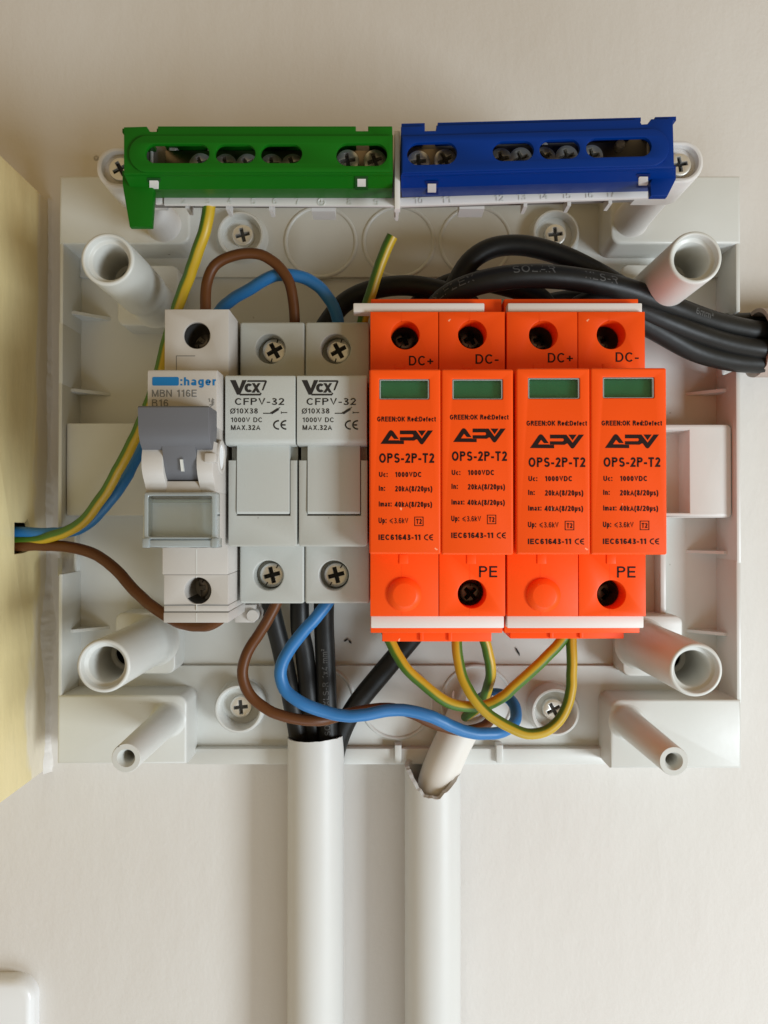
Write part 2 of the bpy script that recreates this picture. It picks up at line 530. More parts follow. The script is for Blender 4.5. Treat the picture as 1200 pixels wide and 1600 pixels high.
XH = 0.74
def glyph(c, t):
    h = t / 2; B, T = h, 1 - h
    def box(w): return w, h, w - h
    if c == ' ': return 0.30, []
    if c == 'A': return .74, [[(h * .9, 0), (.37, 1 - h * .3), (.74 - h * .9, 0)], [(.17, .32), (.57, .32)]]
    if c == 'B':
        w, L, Rr = box(.66)
        return w, [[(L, B), (L, T), (w - .30, T)] + arc(w - .30, .765, .27 - h, .235 - h, 90, -90) + [(L, .53)], [(L, .53), (w - .28, .53)] + arc(w - .28, .265, .28 - h, .265, 90, -90)[0:] + [(L, B)]]
    if c == 'C': return .72, [arc(.38, .5, .38 - h, .5 - h, 42, 318, 24)]
    if c == 'D': return .70, [[(h, B), (h, T), (.32, T)] + arc(.32, .5, .38 - h, .5 - h, 90, -90, 18) + [(h, B)]]
    if c == 'E': return .62, [[(.62, T), (h, T), (h, B), (.62, B)], [(h, .52), (.58, .52)]]
    if c == 'F': return .58, [[(.58, T), (h, T), (h, 0)], [(h, .50), (.52, .50)]]
    if c == 'G': return .76, [arc(.38, .5, .38 - h, .5 - h, 42, 318, 24) + [(.76 - h, .46), (.42, .46)]]
    if c == 'H': return .70, [[(h, 0), (h, 1)], [(.70 - h, 0), (.70 - h, 1)], [(h, .52), (.70 - h, .52)]]
    if c == 'I': return t, [[(h, 0), (h, 1)]]
    if c == 'K': return .68, [[(h, 0), (h, 1)], [(.66, 1), (h, .36)], [(.26, .55), (.66, 0)]]
    if c == 'L': return .54, [[(h, 1), (h, B), (.54, B)]]
    if c == 'M': return .82, [[(h, 0), (h, 1)], [(.82 - h, 0), (.82 - h, 1)], [(h * 1.2, 1), (.41, 0.02)], [(.82 - h * 1.2, 1), (.41, 0.02)]]
    if c == 'N': return .70, [[(h, 0), (h, 1)], [(.70 - h, 0), (.70 - h, 1)], [(h * 1.1, 1), (.70 - h * 1.1, 0)]]
    if c in 'O\u00d6':
        st = [ell(.39, .5, .39 - h, .5 - h)]
        if c != 'O': st += [[(.25, 1.10), (.25, 1.10 + t)], [(.53, 1.10), (.53, 1.10 + t)]]
        return .78, st
    if c == 'P': return .64, [[(h, 0), (h, T), (.36, T)] + arc(.36, .73, .28 - h, .27 - h, 90, -90) + [(h, .46 + h)]]
    if c == 'R': return .68, [[(h, 0), (h, T), (.36, T)] + arc(.36, .74, .28 - h, .26 - h, 90, -90) + [(h, .48 + h)], [(.38, .48 + h), (.62, 0)]]
    if c == 'S':
        k = .25 - h / 2
        return .66, [arc(.33, T - k, .31 - h, k, 25, 270) + arc(.33, B + k, .33 - h, k, 90, -155)[1:]]
    if c == 'T': return .62, [[(0, T), (.62, T)], [(.31, 0), (.31, T)]]
    if c == 'U': return .70, [[(h, 1)] + arc(.35, .34, .35 - h, .34 - h, 180, 360) + [(.70 - h, 1)]]
    if c == 'V': return .70, [[(h * .9, 1), (.35, h * .3), (.70 - h * .9, 1)]]
    if c == 'X': return .68, [[(h * 1.1, 1), (.68 - h * 1.1, 0)], [(.68 - h * 1.1, 1), (h * 1.1, 0)]]
    if c == '0': return .55, [ell(.275, .5, .275 - h, .5 - h)]
    if c == '1': return .42, [[(.30, 0), (.30, 1)], [(.30, .93), (.24, .84), (.04, .78)]]
    if c == '2': return .56, [arc(.28, .70, .28 - h, .30 - h, 170, -40) + [(h * 1.2, B), (.56, B)]]
    if c == '\u00b2':
        q = glyph('2', t * 1.6); return q[0] * .55, [[(x * .55, .5 + y * .5) for x, y in s_] for s_ in q[1]]
    if c == '3':
        return .56, [arc(.27, .755, .25 - h, .245 - h, 160, -90) + [(.20, .51)], [(.2, .51)] + arc(.27, .265, .29 - h, .265 - h + .01, 90, -160)]
    if c == '4': return .58, [[(.58, .27), (h * .6, .27), (.40, .96)], [(.42, 0), (.42, 1)]]
    if c == '5': return .56, [[(.50, T), (.13, T), (.07, .50)] + arc(.275, .325, .285 - h, .325 - h, 125, -160)]
    if c == '6': return .56, [ell(.28, .31, .28 - h, .31 - h), arc(.29, .52, .29 - h, .48 - h, 35, 180) + [(h, .31)]]
    if c == '7': return .54, [[(0, T), (.50, T), (.30, .5), (.2, 0)]]
    if c == '8': return .56, [ell(.28, .755, .25 - h, .245 - h), ell(.28, .27, .28 - h, .27 - h + .01)]
    if c == '9': return .56, [ell(.28, .69, .28 - h, .31 - h), arc(.27, .48, .29 - h, .48 - h, 215, 360) + [(.56 - h, .69)]]
    if c == 'a': return .54, [arc(.27, XH - .22, .25 - h, .22 - h, 160, 0) + [(.52 - h, 0)], ell(.24, .20, .24 - h, .21 - h)]
    if c == 'c': return .50, [arc(.27, XH / 2, .27 - h, XH / 2 - h, 45, 315, 20)]
    if c == 'd': return .55, [ell(.265, XH / 2, .265 - h, XH / 2 - h), [(.55 - h, 0), (.55 - h, 1)]]
    if c == 'e': return .54, [[(h, .38)] + [(.54 - h, .38)] + arc(.27, XH / 2, .27 - h, XH / 2 - h, 2, 315, 22)]
    if c == 'f': return .32, [[(.14, 0), (.14, .8)] + arc(.29, .80, .15, .20 - h, 180, 90, 6), [(0, .68), (.30, .68)]]
    if c == 'g': return .55, [ell(.265, XH / 2, .265 - h, XH / 2 - h), [(.55 - h, XH), (.55 - h, 0)] + arc(.28, -.02, .27 - h, .26 - h, 0, -150, 12)]
    if c == 'h': return .53, [[(h, 0), (h, 1)], [(h, .45)] + arc(.265, XH - .24, .265 - h, .24 - h, 170, 0) + [(.53 - h, 0)]]
    if c == 'k': return .50, [[(h, 0), (h, 1)], [(.47, XH), (h, .28)], [(.20, .42), (.49, 0)]]
    if c == 'm': return .84, [[(h, 0), (h, XH)], [(h, .45)] + arc(.24, XH - .22, .24 - h, .22 - h, 170, 0) + [(.48 - h, 0)], [(.42, .45)] + arc(.62, XH - .22, .22 - h, .22 - h, 170, 0) + [(.84 - h, 0)]]
    if c == 'n': return .53, [[(h, 0), (h, XH)], [(h, .45)] + arc(.265, XH - .24, .265 - h, .24 - h, 170, 0) + [(.53 - h, 0)]]
    if c == 'p': return .55, [ell(.285, XH / 2, .265 - h, XH / 2 - h), [(h, -.27), (h, XH)]]
    if c == 'r': return .34, [[(h, 0), (h, XH)], [(h, .42)] + arc(.30, XH - .28, .30 - h, .28 - h, 175, 85, 8)]
    if c == 's':
        k = XH / 4 - h / 2
        return .48, [arc(.24, XH - h - k, .22 - h, k, 25, 270) + arc(.24, h + k, .24 - h, k, 90, -155)[1:]]
    if c == 't': return .32, [[(.13, .92), (.13, .2)] + arc(.27, .18, .14, .18 - h, 180, 280, 6), [(0, .68), (.30, .68)]]
    if c == 'x': return .50, [[(h, XH), (.50 - h, 0)], [(.50 - h, XH), (h, 0)]]
    if c == '\u00b5': return .53, [[(h, -.27), (h, XH)], [(h, XH)] + arc(.265, .24, .265 - h, .24 - h, 180, 360) + [(.53 - h, XH)]]
    if c == ':': return t, [[(h, 0), (h, t * 1.1)], [(h, .62 - t * .4), (h, .62 + t * .7)]]
    if c == '.': return t, [[(h, 0), (h, t * 1.1)]]
    if c == '-': return .34, [[(0, .38), (.34, .38)]]
    if c == '+': return .56, [[(0, .42), (.56, .42)], [(.28, .14), (.28, .70)]]
    if c == '/': return .36, [[(h * .6, 0), (.36 - h * .6, 1)]]
    if c == '(': return .28, [arc(.42, .38, .36, .66, 118, 242, 10)]
    if c == ')': return .28, [arc(-.14, .38, .36, .66, 62, -62, 10)]
    return .3, []

_font = {}
def glyphs(s, bold=0.0):
    k = (s, bold)
    if k in _font: return _font[k]
    t = 0.128 + bold * 2.9
    vs, fs = [], []
    x = 0.0
    order = 0
    for c in s:
        w, strokes = glyph(c, t)
        lo = -9 if c in 'gp\u00b5()' else 0.0
        hi = 9 if c in '()\u00d6' else 1.0
        for st in strokes:
            order += 1
            n = len(st)
            closed = n > 3 and abs(st[0][0] - st[-1][0]) + abs(st[0][1] - st[-1][1]) < 1e-6
            pts = [Vector(p) for p in st]
            base = len(vs)
            for i in range(n):
                p = pts[i]
                a = pts[i - 1] if i else (pts[-2] if closed else None)
                b = pts[i + 1] if i < n - 1 else (pts[1] if closed else None)
                e = [q for q in ((p - a) if a is not None else None, (b - p) if b is not None else None) if q is not None and q.length > 1e-6]
                e = [q.normalized() for q in e]
                ns = [Vector((-q.y, q.x)) for q in e]
                if len(ns) == 2:
                    m = ns[0] + ns[1]
                    d = m.dot(ns[0])
                    m = m / d if d > .35 else (m.normalized() * 1.7 if m.length > 1e-6 else ns[0])
                else:
                    m = ns[0]
                for sg in (1, -1):
                    q = p + m * (sg * t / 2)
                    vs.append((x + q.x, min(hi, max(lo, q.y)), order))
            for i in range(n - 1):
                o_ = base + 2 * i
                fs.append((o_, o_ + 1, o_ + 3, o_ + 2))
        x += w + .155
    _font[k] = (vs, fs)
    return _font[k]

def cap_h(bold):
    return 0.0, 1.0

def text(g, s, px0, px1, ytop, ybase, z, bold=0.0, shear=0.0, warp=None, dz=0.06):
    """letters filling photo pixels px0..px1, capitals from ytop to ybase, lying on plane z"""
    vs, fs = glyphs(s, bold)
    if not vs: return
    u0 = min(v[0] for v in vs); u1 = max(v[0] for v in vs)
    b0, b1 = cap_h(bold)
    vv = []
    for u, v, o_ in vs:
        t = (v - b0) / (b1 - b0)
        px = px0 + (u - u0) / (u1 - u0) * (px1 - px0) + shear * t * (ybase - ytop)
        py = ybase + t * (ytop - ybase)
        x, y, _ = P(px, py, z)
        vv.append(g.v((x, y, z + dz + .0015 * (o_ % 24))))
    for f in fs:
        g.face([vv[i] for i in f])

def poly(g, pts, z, dz=0.06):
    q = PP(pts, z)
    g.plate(q, z - 0.2, z + dz, back=False)

def ce_mark(g, px0, px1, ytop, ybase, z, w=0.16):
    h = ybase - ytop; r = h / 2; cy = (ytop + ybase) / 2; t = w * h
    xr = (px1 - px0) * 0.44
    for k, cx in enumerate((px0 + xr, px1)):
        A0, A1 = math.radians(88), math.radians(272)
        n = 16
        out = [(cx + xr * math.cos(A0 + (A1 - A0) * i / n), cy - r * math.sin(A0 + (A1 - A0) * i / n)) for i in range(n + 1)]
        out += [(cx + (xr - t) * math.cos(A1 + (A0 - A1) * i / n), cy - (r - t) * math.sin(A1 + (A0 - A1) * i / n)) for i in range(n + 1)]
        poly(g, out, z)
        if k:
            poly(g, [(cx - xr + t * .6, cy - t / 2), (cx - xr * .1, cy - t / 2), (cx - xr * .1, cy + t / 2), (cx - xr + t * .6, cy + t / 2)], z, dz=0.05)

# ------------------------------------------------------------------ screws
def cross_loop(cx, cy, a, w, rot):
    pts = [(a, -w), (a, w), (w, w), (w, a), (-w, a), (-w, w), (-a, w), (-a, -w), (-w, -w), (-w, -a), (w, -a), (w, -w)]
    c, s = math.cos(rot), math.sin(rot)
    return [(cx + x * c - y * s, cy + x * s + y * c) for x, y in pts]

def screw(g, cx, cy, z, r, rot=0.3, depth=1.6, slot=False):
    """pozidriv head: material 0 metal, 1 dark recess"""
    g.m = 0
    g.plate(circ(cx, cy, r, 28), z - depth - 0.8, z, holes=[cross_loop(cx, cy, r * 0.66, r * 0.17, rot)], bev=r * 0.16, hbev=0.08)
    if slot:
        c, s = math.cos(rot + .78), math.sin(rot + .78)
        for k in (0.8, -0.8):
            g.m = 1
            a = [(cx + k * r * c + dx * c - dy * s, cy + k * r * s + dx * s + dy * c) for dx, dy in ((-.14 * r, -.05 * r), (.14 * r, -.05 * r), (.14 * r, .05 * r), (-.14 * r, .05 * r))]
            g.plate(a, z - 0.3, z + 0.03, back=False)
    g.m = 1
    g.lathe(cx, cy, [(r * 0.9, z - depth), (0, z - depth)], 20)
    g.m = 0

# ------------------------------------------------------------------ tubes
def spline(pts, step=1.2):
    """Catmull-Rom through mm points, resampled"""
    p = [Vector(q) for q in pts]
    p = [p[0] * 2 - p[1]] + p + [p[-1] * 2 - p[-2]]
    out = []
    for i in range(1, len(p) - 2):
        a, b, c, d = p[i - 1:i + 3]
        ln = (c - b).length
        n = max(2, int(ln / step))
        for k in range(n):
            t = k / n
            # centripetal-ish: plain uniform is fine at this spacing
            out.append(0.5 * ((2 * b) + (c - a) * t + (2 * a - 5 * b + 4 * c - d) * t * t + (3 * b - a - 3 * c + d) * t ** 3))
    out.append(p[-2])
    # light smoothing
    for _ in range(3):
        out = [out[0]] + [(out[i - 1] + out[i] * 2 + out[i + 1]) / 4 for i in range(1, len(out) - 1)] + [out[-1]]
    return out

def frames(path):
    n = len(path); T = []
    for i in range(n):
        t = path[min(i + 1, n - 1)] - path[max(i - 1, 0)]
        T.append(t.normalized())
    u = Vector((0, 0, 1)) - T[0] * T[0].z
    if u.length < .1: u = Vector((1, 0, 0))
    u.normalize(); U = [u]
    for i in range(1, n):
        u = U[-1] - T[i] * U[-1].dot(T[i]); u.normalize(); U.append(u)
    return T, U

def tube(g, path, r, n=16, caps=True, stripe=None, jitter=0.0, dark_end=False):
    T, U = frames(path)
    rings = []; L = 0.0
    lay = g.bm.verts.layers.float.get('stripe') or g.bm.verts.layers.float.new('stripe') if stripe is not None else None
    for i, c in enumerate(path):
        if i: L += (path[i] - path[i - 1]).length
        V = T[i].cross(U[i])
        rad = r * (1 + jitter * noise.noise(Vector((L * .12, r * 7, 3.1))))
        ring = []
        for k in range(n):
            a = 2 * math.pi * k / n
            q = g.v(c + (U[i] * math.cos(a) + V * math.sin(a)) * rad)
            if lay is not None:
                q[lay] = 0.5 + 0.5 * math.cos(a - stripe[0] - stripe[1] * L)
            ring.append(q)
        rings.append(ring)
    for a, b in zip(rings[:-1], rings[1:]):
        for k in range(n):
            g.face((a[k], a[(k + 1) % n], b[(k + 1) % n], b[k]))
    if caps:
        g.face(rings[0][::-1]); g.face(rings[-1])
    return g

def legend(g, path, r, s, start, height, adv=None, bold=0.0, dz=0.03, tilt=0.0):
    """letters printed round a cable, facing the front, reading along the path"""
    vs, fs = glyphs(s, bold)
    b0, b1 = cap_h(bold)
    cum = [0.0]
    for i in range(1, len(path)): cum.append(cum[-1] + (path[i] - path[i - 1]).length)
    sc = height / (b1 - b0)
    out = []
    for u, v, o_ in vs:
        d = start + u * sc * (adv or 1.0)
        d = max(0, min(cum[-1] - 1e-4, d))
        i = 0
        while i < len(cum) - 2 and cum[i + 1] < d: i += 1
        t = (d - cum[i]) / max(1e-6, cum[i + 1] - cum[i])
        c = path[i].lerp(path[i + 1], t)
        T = (path[min(i + 2, len(path) - 1)] - path[max(i - 1, 0)]).normalized()
        Z = Vector((0, 0, 1)); Z = (Z - T * Z.dot(T)).normalized()
        V = Z.cross(T)
        a = ((v - (b0 + b1) / 2) * sc) / r + tilt
        out.append(g.v(c + (Z * math.cos(a) + V * math.sin(a)) * (r + dz + .001 * (o_ % 9))))
    for f in fs:
        g.face([out[i] for i in f])

def wander(path, seed, amp):
    L = 0.0; out = []
    n = len(path)
    for i, p in enumerate(path):
        if i: L += (path[i] - path[i - 1]).length
        k = min(1.0, i / 8.0, (n - 1 - i) / 8.0) * amp
        out.append(p + Vector((noise.noise(Vector((L * .09, seed, 0))), noise.noise(Vector((L * .09, seed, 7))), noise.noise(Vector((L * .09, seed, 15))))) * k
                   + Vector((noise.noise(Vector((L * .3, seed, 3))), noise.noise(Vector((L * .3, seed, 9))), 0)) * k * .25)
    return out

def wire(name, pts, r, m, label, cat='wire', group=None, stripe=None, jitter=0.02):
    path = wander(spline([P(*q) for q in pts]), sum(q[0] for q in pts) * .013, .55)
    g = G()
    tube(g, path, r, 18, stripe=stripe, jitter=jitter)
    o = g.build(name, m, angle=60)
    tag(o, label, cat, group)
    return o, path

# ================================================================== SETTING
g = G()
g.plate([(-900, -900), (900, -900), (900, 900), (-900, 900)], -12, 0)
w = g.build('wall', M['wall'], origin=(0, 0, 0)); w['kind'] = 'structure'

# ---------------------------------------------------------------- trunking at the left edge
TX = -113.6
t = thing('cable_trunking', 'cream painted trunking box at the left edge with a cable hole in its side', 'trunking', (-140, -84, 0))
g = G()
hole = [(-1.0 + 0.0, 13.2), (0.6, 22.8), (-8.2, 23.4), (-9.0, 14.0), (-5.0, 12.2)]
yz_hole = [(P(46, 822, 13.4)[1], 13.4), (P(42, 813, 15.2)[1] + .5, 15.2), (P(37, 817, 17)[1], 17.0), (P(22, 816, 23.8)[1], 23.8), (P(22, 866, 23.8)[1], 23.8), (P(34, 864, 18)[1], 18.0), (P(47, 860, 13)[1], 13.0)]
g.plate(rr(-84, 108, 0.2, 62, [0, 2.5, 2.5, 0]), TX - 1.6, TX, holes=[yz_hole], bev=0.5, hbev=0.15, ax=YZ)
g.box(-175, TX - 1.6, -84, -82, 0.2, 62)
g.box(-175, TX - 1.6, 106, 108, 0.2, 62)
g.box(-175, TX - 1.6, -82, 106, 60, 62)
g.box(-177, -175.02, -84, 108, 0.2, 62)
g.build('trunking_body', M['trunk'], t)
g = G()                           # ragged filler bead along the joint with the wall
rows = []
N = 420
for i in range(N + 1):
    y = -85 + 194 * i / N
    a = noise.noise(Vector((y * .06, 1.2, 0))); b = noise.noise(Vector((y * .35, 5.2, 0))) + .5 * noise.noise(Vector((y * .9, 2.2, 0)))
    blob = 1.6 * math.exp(-((y + 38) / 14) ** 2) + 0.5 * math.exp(-((y + 82) / 5) ** 2)
    wdt = max(0.25, 1.1 + 1.0 * a + .35 * b + blob); hgt = max(0.25, 1.6 + 1.3 * a + .5 * b + 2.5 * blob)
    row = []
    for k in range(7):
        q = k / 6
        rr_ = 1 + .12 * noise.noise(Vector((y * .6, q * 4, 9)))
        row.append((TX - 0.05 + wdt * q * rr_, y, 0.0 + (hgt * (1 - q) ** 1.6) * rr_))
    rows.append(row)
g.strip(rows)
g.build('filler_bead', M['wall'], t, fix=True, angle=80)

# ---------------------------------------------------------------- socket frame at the bottom left
x1 = P(51, 1570, 5)[0]; y1 = P(20, 1532, 5)[1]
t = thing('socket_frame', 'glossy white rounded frame corner on the wall below the trunking', 'frame', (x1 - 40, y1 - 80, 0))
g = G()
g.plate(rr(x1 - 80, x1, y1 - 80, y1, [4, 4, 7, 7], 10), 0.0, 5.4, bev=2.4, nb=5)
g.build('frame_body', M['frame_white'], t)

# ================================================================== ENCLOSURE
ZF, ZR = 3.0, 18.0
EX0, EX1 = P(92, 700, ZR)[0], P(1157.5, 700, ZR)[0]
EY1 = P(300, 274.5, ZR)[1]; EY0 = P(300, 1196, ZR)[1]
enc = thing('enclosure_base', 'open white plastic enclosure base screwed to the wall, holding all the modules', 'enclosure', ((EX0 + EX1) / 2, EY0, 0))
g = G()
# floor, with the holes of the screw recesses at the top and of the cable entry
recess = [P(376, 365, 4.5), P(868, 362, 4.5)]
entry = P(745, 1095, 4.5)
top_y = P(600, 433, 4.5)[1]; bot_y = P(600, 1040, 4.5)[1]
g.box(EX0 + .6, EX1 - .6, EY0 + .6, EY1 - .6, 0.2, ZF)
g.box(EX0 + 1.0, EX1 - 1.0, top_y, EY1 - 1.0, ZF - .5, 4.5 + .0, bev=0.35)
g.box(EX0 + 1.0, EX1 - 1.0, EY0 + 1.0, bot_y, ZF - .5, 4.5, bev=0.35)
# four corner blocks
for px0, px1, py0, py1, rad in ((92, 297, 274.5, 381, [0, 3.2, 0, 0]), (954, 1157.5, 274.5, 381, [3.2, 0, 0, 0]),
                                (89, 292, 1086, 1194, [0, 0, 3.2, 0]), (954, 1158.5, 1093, 1201, [0, 0, 0, 3.2])):
    x0, x1, y0, y1 = R(px0, px1, py0, py1, ZR)
    g.plate(rr(x0, x1, y0, y1, rad), 0.2, ZR, bev=0.9, nb=3)
# side walls between them (broken out on the left where the wires pass, notched on the right)
def side_wall(px0, px1, py0, py1, z1, z0=0.2):
    x0, x1, y0, y1 = R(px0, px1, py0, py1, ZR)
    g.box(x0, x1, y0, y1, z0, z1, bev=0.35)
side_wall(92.4, 98.5, 374, 505, 17.7)
side_wall(90.4, 97.5, 503, 600, 17.6)
side_wall(89.6, 96.6, 598, 828, 17.7)
side_wall(90.0, 97.0, 897, 1090, 17.7)
g.hexa([P(90.4, 900, 2), P(97, 900, 2), P(97, 872, 2), P(90.4, 872, 2)], [P(90.4, 900, 17.5), P(97, 900, 17.5), P(97, 889, 15), P(90.4, 892, 14)])
side_wall(90.6, 96.2, 820, 902, 6.0)
side_wall(1151, 1157.2, 374, 487, 17.7)
side_wall(1152, 1157.8, 577, 880, 17.7)
side_wall(1152.4, 1158.8, 876, 1100, 17.6)
side_wall(1151.6, 1156.6, 480, 582, 7.0)
# low lips at the top and at the bottom
x0, x1, y0, y1 = R(300, 950, 274.5, 292, ZR); g.box(x0, x1, EY1 - 2.4, EY1 - .4, 0.3, 9.0, bev=0.4)
a = P(290, 1169.5, 7.2); b = P(956, 1195, 7.2)
g.box(a[0], b[0], b[1], a[1], 0.3, 7.2, bev=0.5)
for px in (622, 781):
    q = P(px, 1168, 9); g.box(q[0] - 1.1, q[0] + 1.1, b[1] + 1, a[1] + 1.6, 4, 9.0, bev=0.3)
# ribs at the foot of the side walls
for py in (492, 612, 984):
    q = (-97.0, P(118, py, 8)[1]); g.hexa([(q[0] - 5, q[1] - .5, ZF - .2), (q[0] + 5.6, q[1] - .5, ZF - .2), (q[0] + 5.6, q[1] + .5, ZF - .2), (q[0] - 5, q[1] + .5, ZF - .2)],
                              [(q[0] - 5, q[1] - .5, 11), (q[0] - 3.6, q[1] - .5, 11), (q[0] - 3.6, q[1] + .5, 11), (q[0] - 5, q[1] + .5, 11)])
for py in (612, 863, 989):
    q = (106.5, P(1133, py, 8)[1]); g.hexa([(q[0] - 5.6, q[1] - .5, ZF - .2), (q[0] + 5, q[1] - .5, ZF - .2), (q[0] + 5, q[1] + .5, ZF - .2), (q[0] - 5.6, q[1] + .5, ZF - .2)],
                              [(q[0] + 3.6, q[1] - .5, 11), (q[0] + 5, q[1] - .5, 11), (q[0] + 5, q[1] + .5, 11), (q[0] + 3.6, q[1] + .5, 11)])
# upright ribs of the middle field
g.pbox(1032, 1041, 812, 962, ZF - .3, 9.0, bev=.5)
g.build('back_panel', M['shell'], enc)

# raised pads under the four long posts + posts + short posts
PADS = [((183, 279, 414, 509), (167.8, 404.7), 1), ((971, 1066, 413, 508), (1087, 402), 0),
        ((180, 274, 957, 1053), (161.5, 1040.8), 0), ((973, 1067, 962, 1057), (1087.7, 1047), 0)]
for (a0, a1, b0, b1), (cx, cy), stepped in PADS:
    g = G()
    x0, x1, y0, y1 = R(a0, a1, b0, b1, 14)
    g.plate(rr(x0, x1, y0, y1, 2.6), ZF - .2, 14, bev=0.6)
    X, Y, _ = P(cx, cy, 57)
    if stepped:
        prof = [(7.6, 13.9), (6.6, 14.8), (6.5, 24), (6.7, 26), (7.3, 27.4), (7.25, 30)]
    else:
        prof = [(8.6, 13.9), (7.9, 14.6), (7.5, 15.8), (7.42, 18)]
    prof += [(7.1, 56.3), (6.95, 56.8), (6.6, 57.0), (6.2, 57.0), (6.05, 56.85), (5.9, 55.0), (5.75, 54.8), (5.0, 54.7), (4.8, 54.4), (4.65, 38), (3.5, 37.6), (3.4, 37)]
    g.lathe(X, Y, prof, 56)
    g.m = 1  # bottom of the bore coloured black to paint its deep shade
    g.lathe(X, Y, [(3.4, 37), (3.3, 30), (0, 30)], 24)
    g.build('cover_post', [M['shell'], M['dark']], enc, angle=50)
for cx, cy in ((197, 1184.5), (1053, 1189.5)):
    g = G()
    X, Y, _ = P(cx, cy, 57)
    g.lathe(X, Y, [(5.8, 17.95), (5.1, 18.3), (4.75, 19.2), (4.55, 21), (3.85, 56.8), (3.7, 57), (2.4, 57), (1.75, 55.6), (1.6, 55), (1.5, 30), (0, 30)], 40)
    g.build('fixing_post', M['shell'], enc, angle=50)

# knockout rings
for cx, cy in ((501, 378), (623, 378), (743, 378), (498, 1097), (620, 1098), (745, 1096)):
    g = G()
    X, Y, _ = P(cx, cy, 4.5)
    r = 11.6
    g.lathe(X, Y, [(r + .75, 4.4), (r + .55, 4.85), (r + .2, 5.0), (r - .2, 4.95), (r - .5, 4.62), (r - .62, 4.4)], 64)
    g.build('knockout_ring', M['shell'], enc, angle=70)

# mounting cups and their screws
for (cx, cy), (sx, sy), up, rot in (((375.5, 366), (379, 367), 0, .25), ((869, 363), (868, 366), 0, .1), ((373, 1108), (376, 1105), 1, .1), ((868, 1113), (865, 1109), 1, .5)):
    g = G()
    zt = 12.0 if up else 8.6
    X, Y, _ = P(cx, cy, zt)
    ro = 8.0 if up else 7.9
    g.lathe(X, Y, [(ro + .9, 4.4), (ro + .1, 5.0), (ro - .1, zt - .6), (ro - .5, zt), (ro - 1.0, zt), (ro - 1.5, zt - .6), (ro - 1.8, 5.2), (0, 5.2)], 48)
    cup = g.build('mounting_cup', M['shell'], enc, angle=50)
    g = G()
    q = P(sx, sy, 7.4)
    screw(g, q[0], q[1], 7.4, 3.55, rot, depth=1.3)
    g.build('mounting_screw', [M['steel'], M['well']], cup)

# bits of black insulation lying on the panel
for cx, cy, ln, an in ((541, 1000, .9, .5), (547, 1003, .8, -.9), (809, 1018, 1.6, -1.1)):
    g = G(); q = P(cx, cy, 3.2)
    c_, s_ = math.cos(an), math.sin(an)
    pts = [(q[0] + u * c_ - v * s_, q[1] + u * s_ + v * c_) for u, v in ((-ln, -.12), (-ln * .2, -.35), (ln, -.08), (ln * .5, .3), (-ln * .6, .22))]
    g.plate(pts, 3.0, 3.35)
    g.build('insulation_scrap', M['dark'], enc)
# rail brackets and rail
g = G()
x0, x1, y0, y1 = R(103.5, 300, 661, 806, 15)
g.box(x0, x1, y0, y1, ZF - .2, 15, bev=.5)
g.build('rail_bracket', M['shell'], enc)
g = G()
x0, x1, y0, y1 = R(990, 1143, 663, 809, 15)
hx0, hx1, hy0, hy1 = R(1000, 1077, 672, 801, 15)
g.plate(rr(x0, x1, y0, y1, [.3, 1.6, 1.6, .3]), ZF - .2, 15, holes=[[(hx0, hy0), (hx1, hy0), (hx1, hy1), (hx0, hy1)]], bev=.6)
g.box(hx0 - .1, hx1 + .1, hy0 - .1, hy1 + .1, ZF - .1, 6)
g.build('rail_bracket', M['shell'], enc)
g = G()
g.plate([(-3, 10.5), (2.2, 10.5), (2.2, 5), (30, 5), (30, 10.5), (35, 10.5), (35, 12), (28.5, 12), (28.5, 6.5), (3.7, 6.5), (3.7, 12), (-3, 12)], -76, 80, ax=YZ)
g.build('mounting_rail', M['steel'], enc)

# ================================================================== TERMINAL CARRIER (white bracket for the two terminal strips)
car = thing('terminal_carrier', 'white plastic carrier bracket behind the green and blue terminal covers', 'bracket', (0, P(600, 325, 54)[1], 18))
g = G()
# front strip under the covers and the back tray
x0, x1, y0, y1 = R(243, 1010, 297, 322, 55)
strip_pts = PP([(256, 308), (612, 309), (1012, 296), (1012, 309), (629, 322), (256, 319.5)], 55)
g.plate(strip_pts, 54.0, 55, bev=.2)
g.plate(PP([(243, 309), (254, 309), (254, 318), (243, 318)], 54.5), 53.5, 54.5, bev=.2)
g.plate(PP([(200, 215), (1046, 205), (1046, 300), (614, 318), (200, 318)], 46), 43, 46, bev=.3)
for px_, py_ in ((270, 232), (330, 236), (404, 238), (850, 228), (970, 224)):
    q = P(px_, py_, 60); g.lathe(q[0], q[1], [(1.5, 57.5), (1.2, 59.8), (.8, 60.2), (0, 60.2)], 16)
# divider between the covers
g.plate(PP([(616.3, 204), (624.6, 204), (625.5, 326), (616.5, 326)], 66), 63.6, 66, bev=.3)
g.plate(PP([(616.8, 214), (624.2, 214), (624.6, 300), (617, 300)], 64), 46, 64)
g.hexa([P(617, 326, 50), P(624, 326, 50), P(624, 320, 50), P(617, 320, 50)], [P(618, 345, 48), P(622, 345, 48), P(622, 320, 56), P(618, 320, 56)])
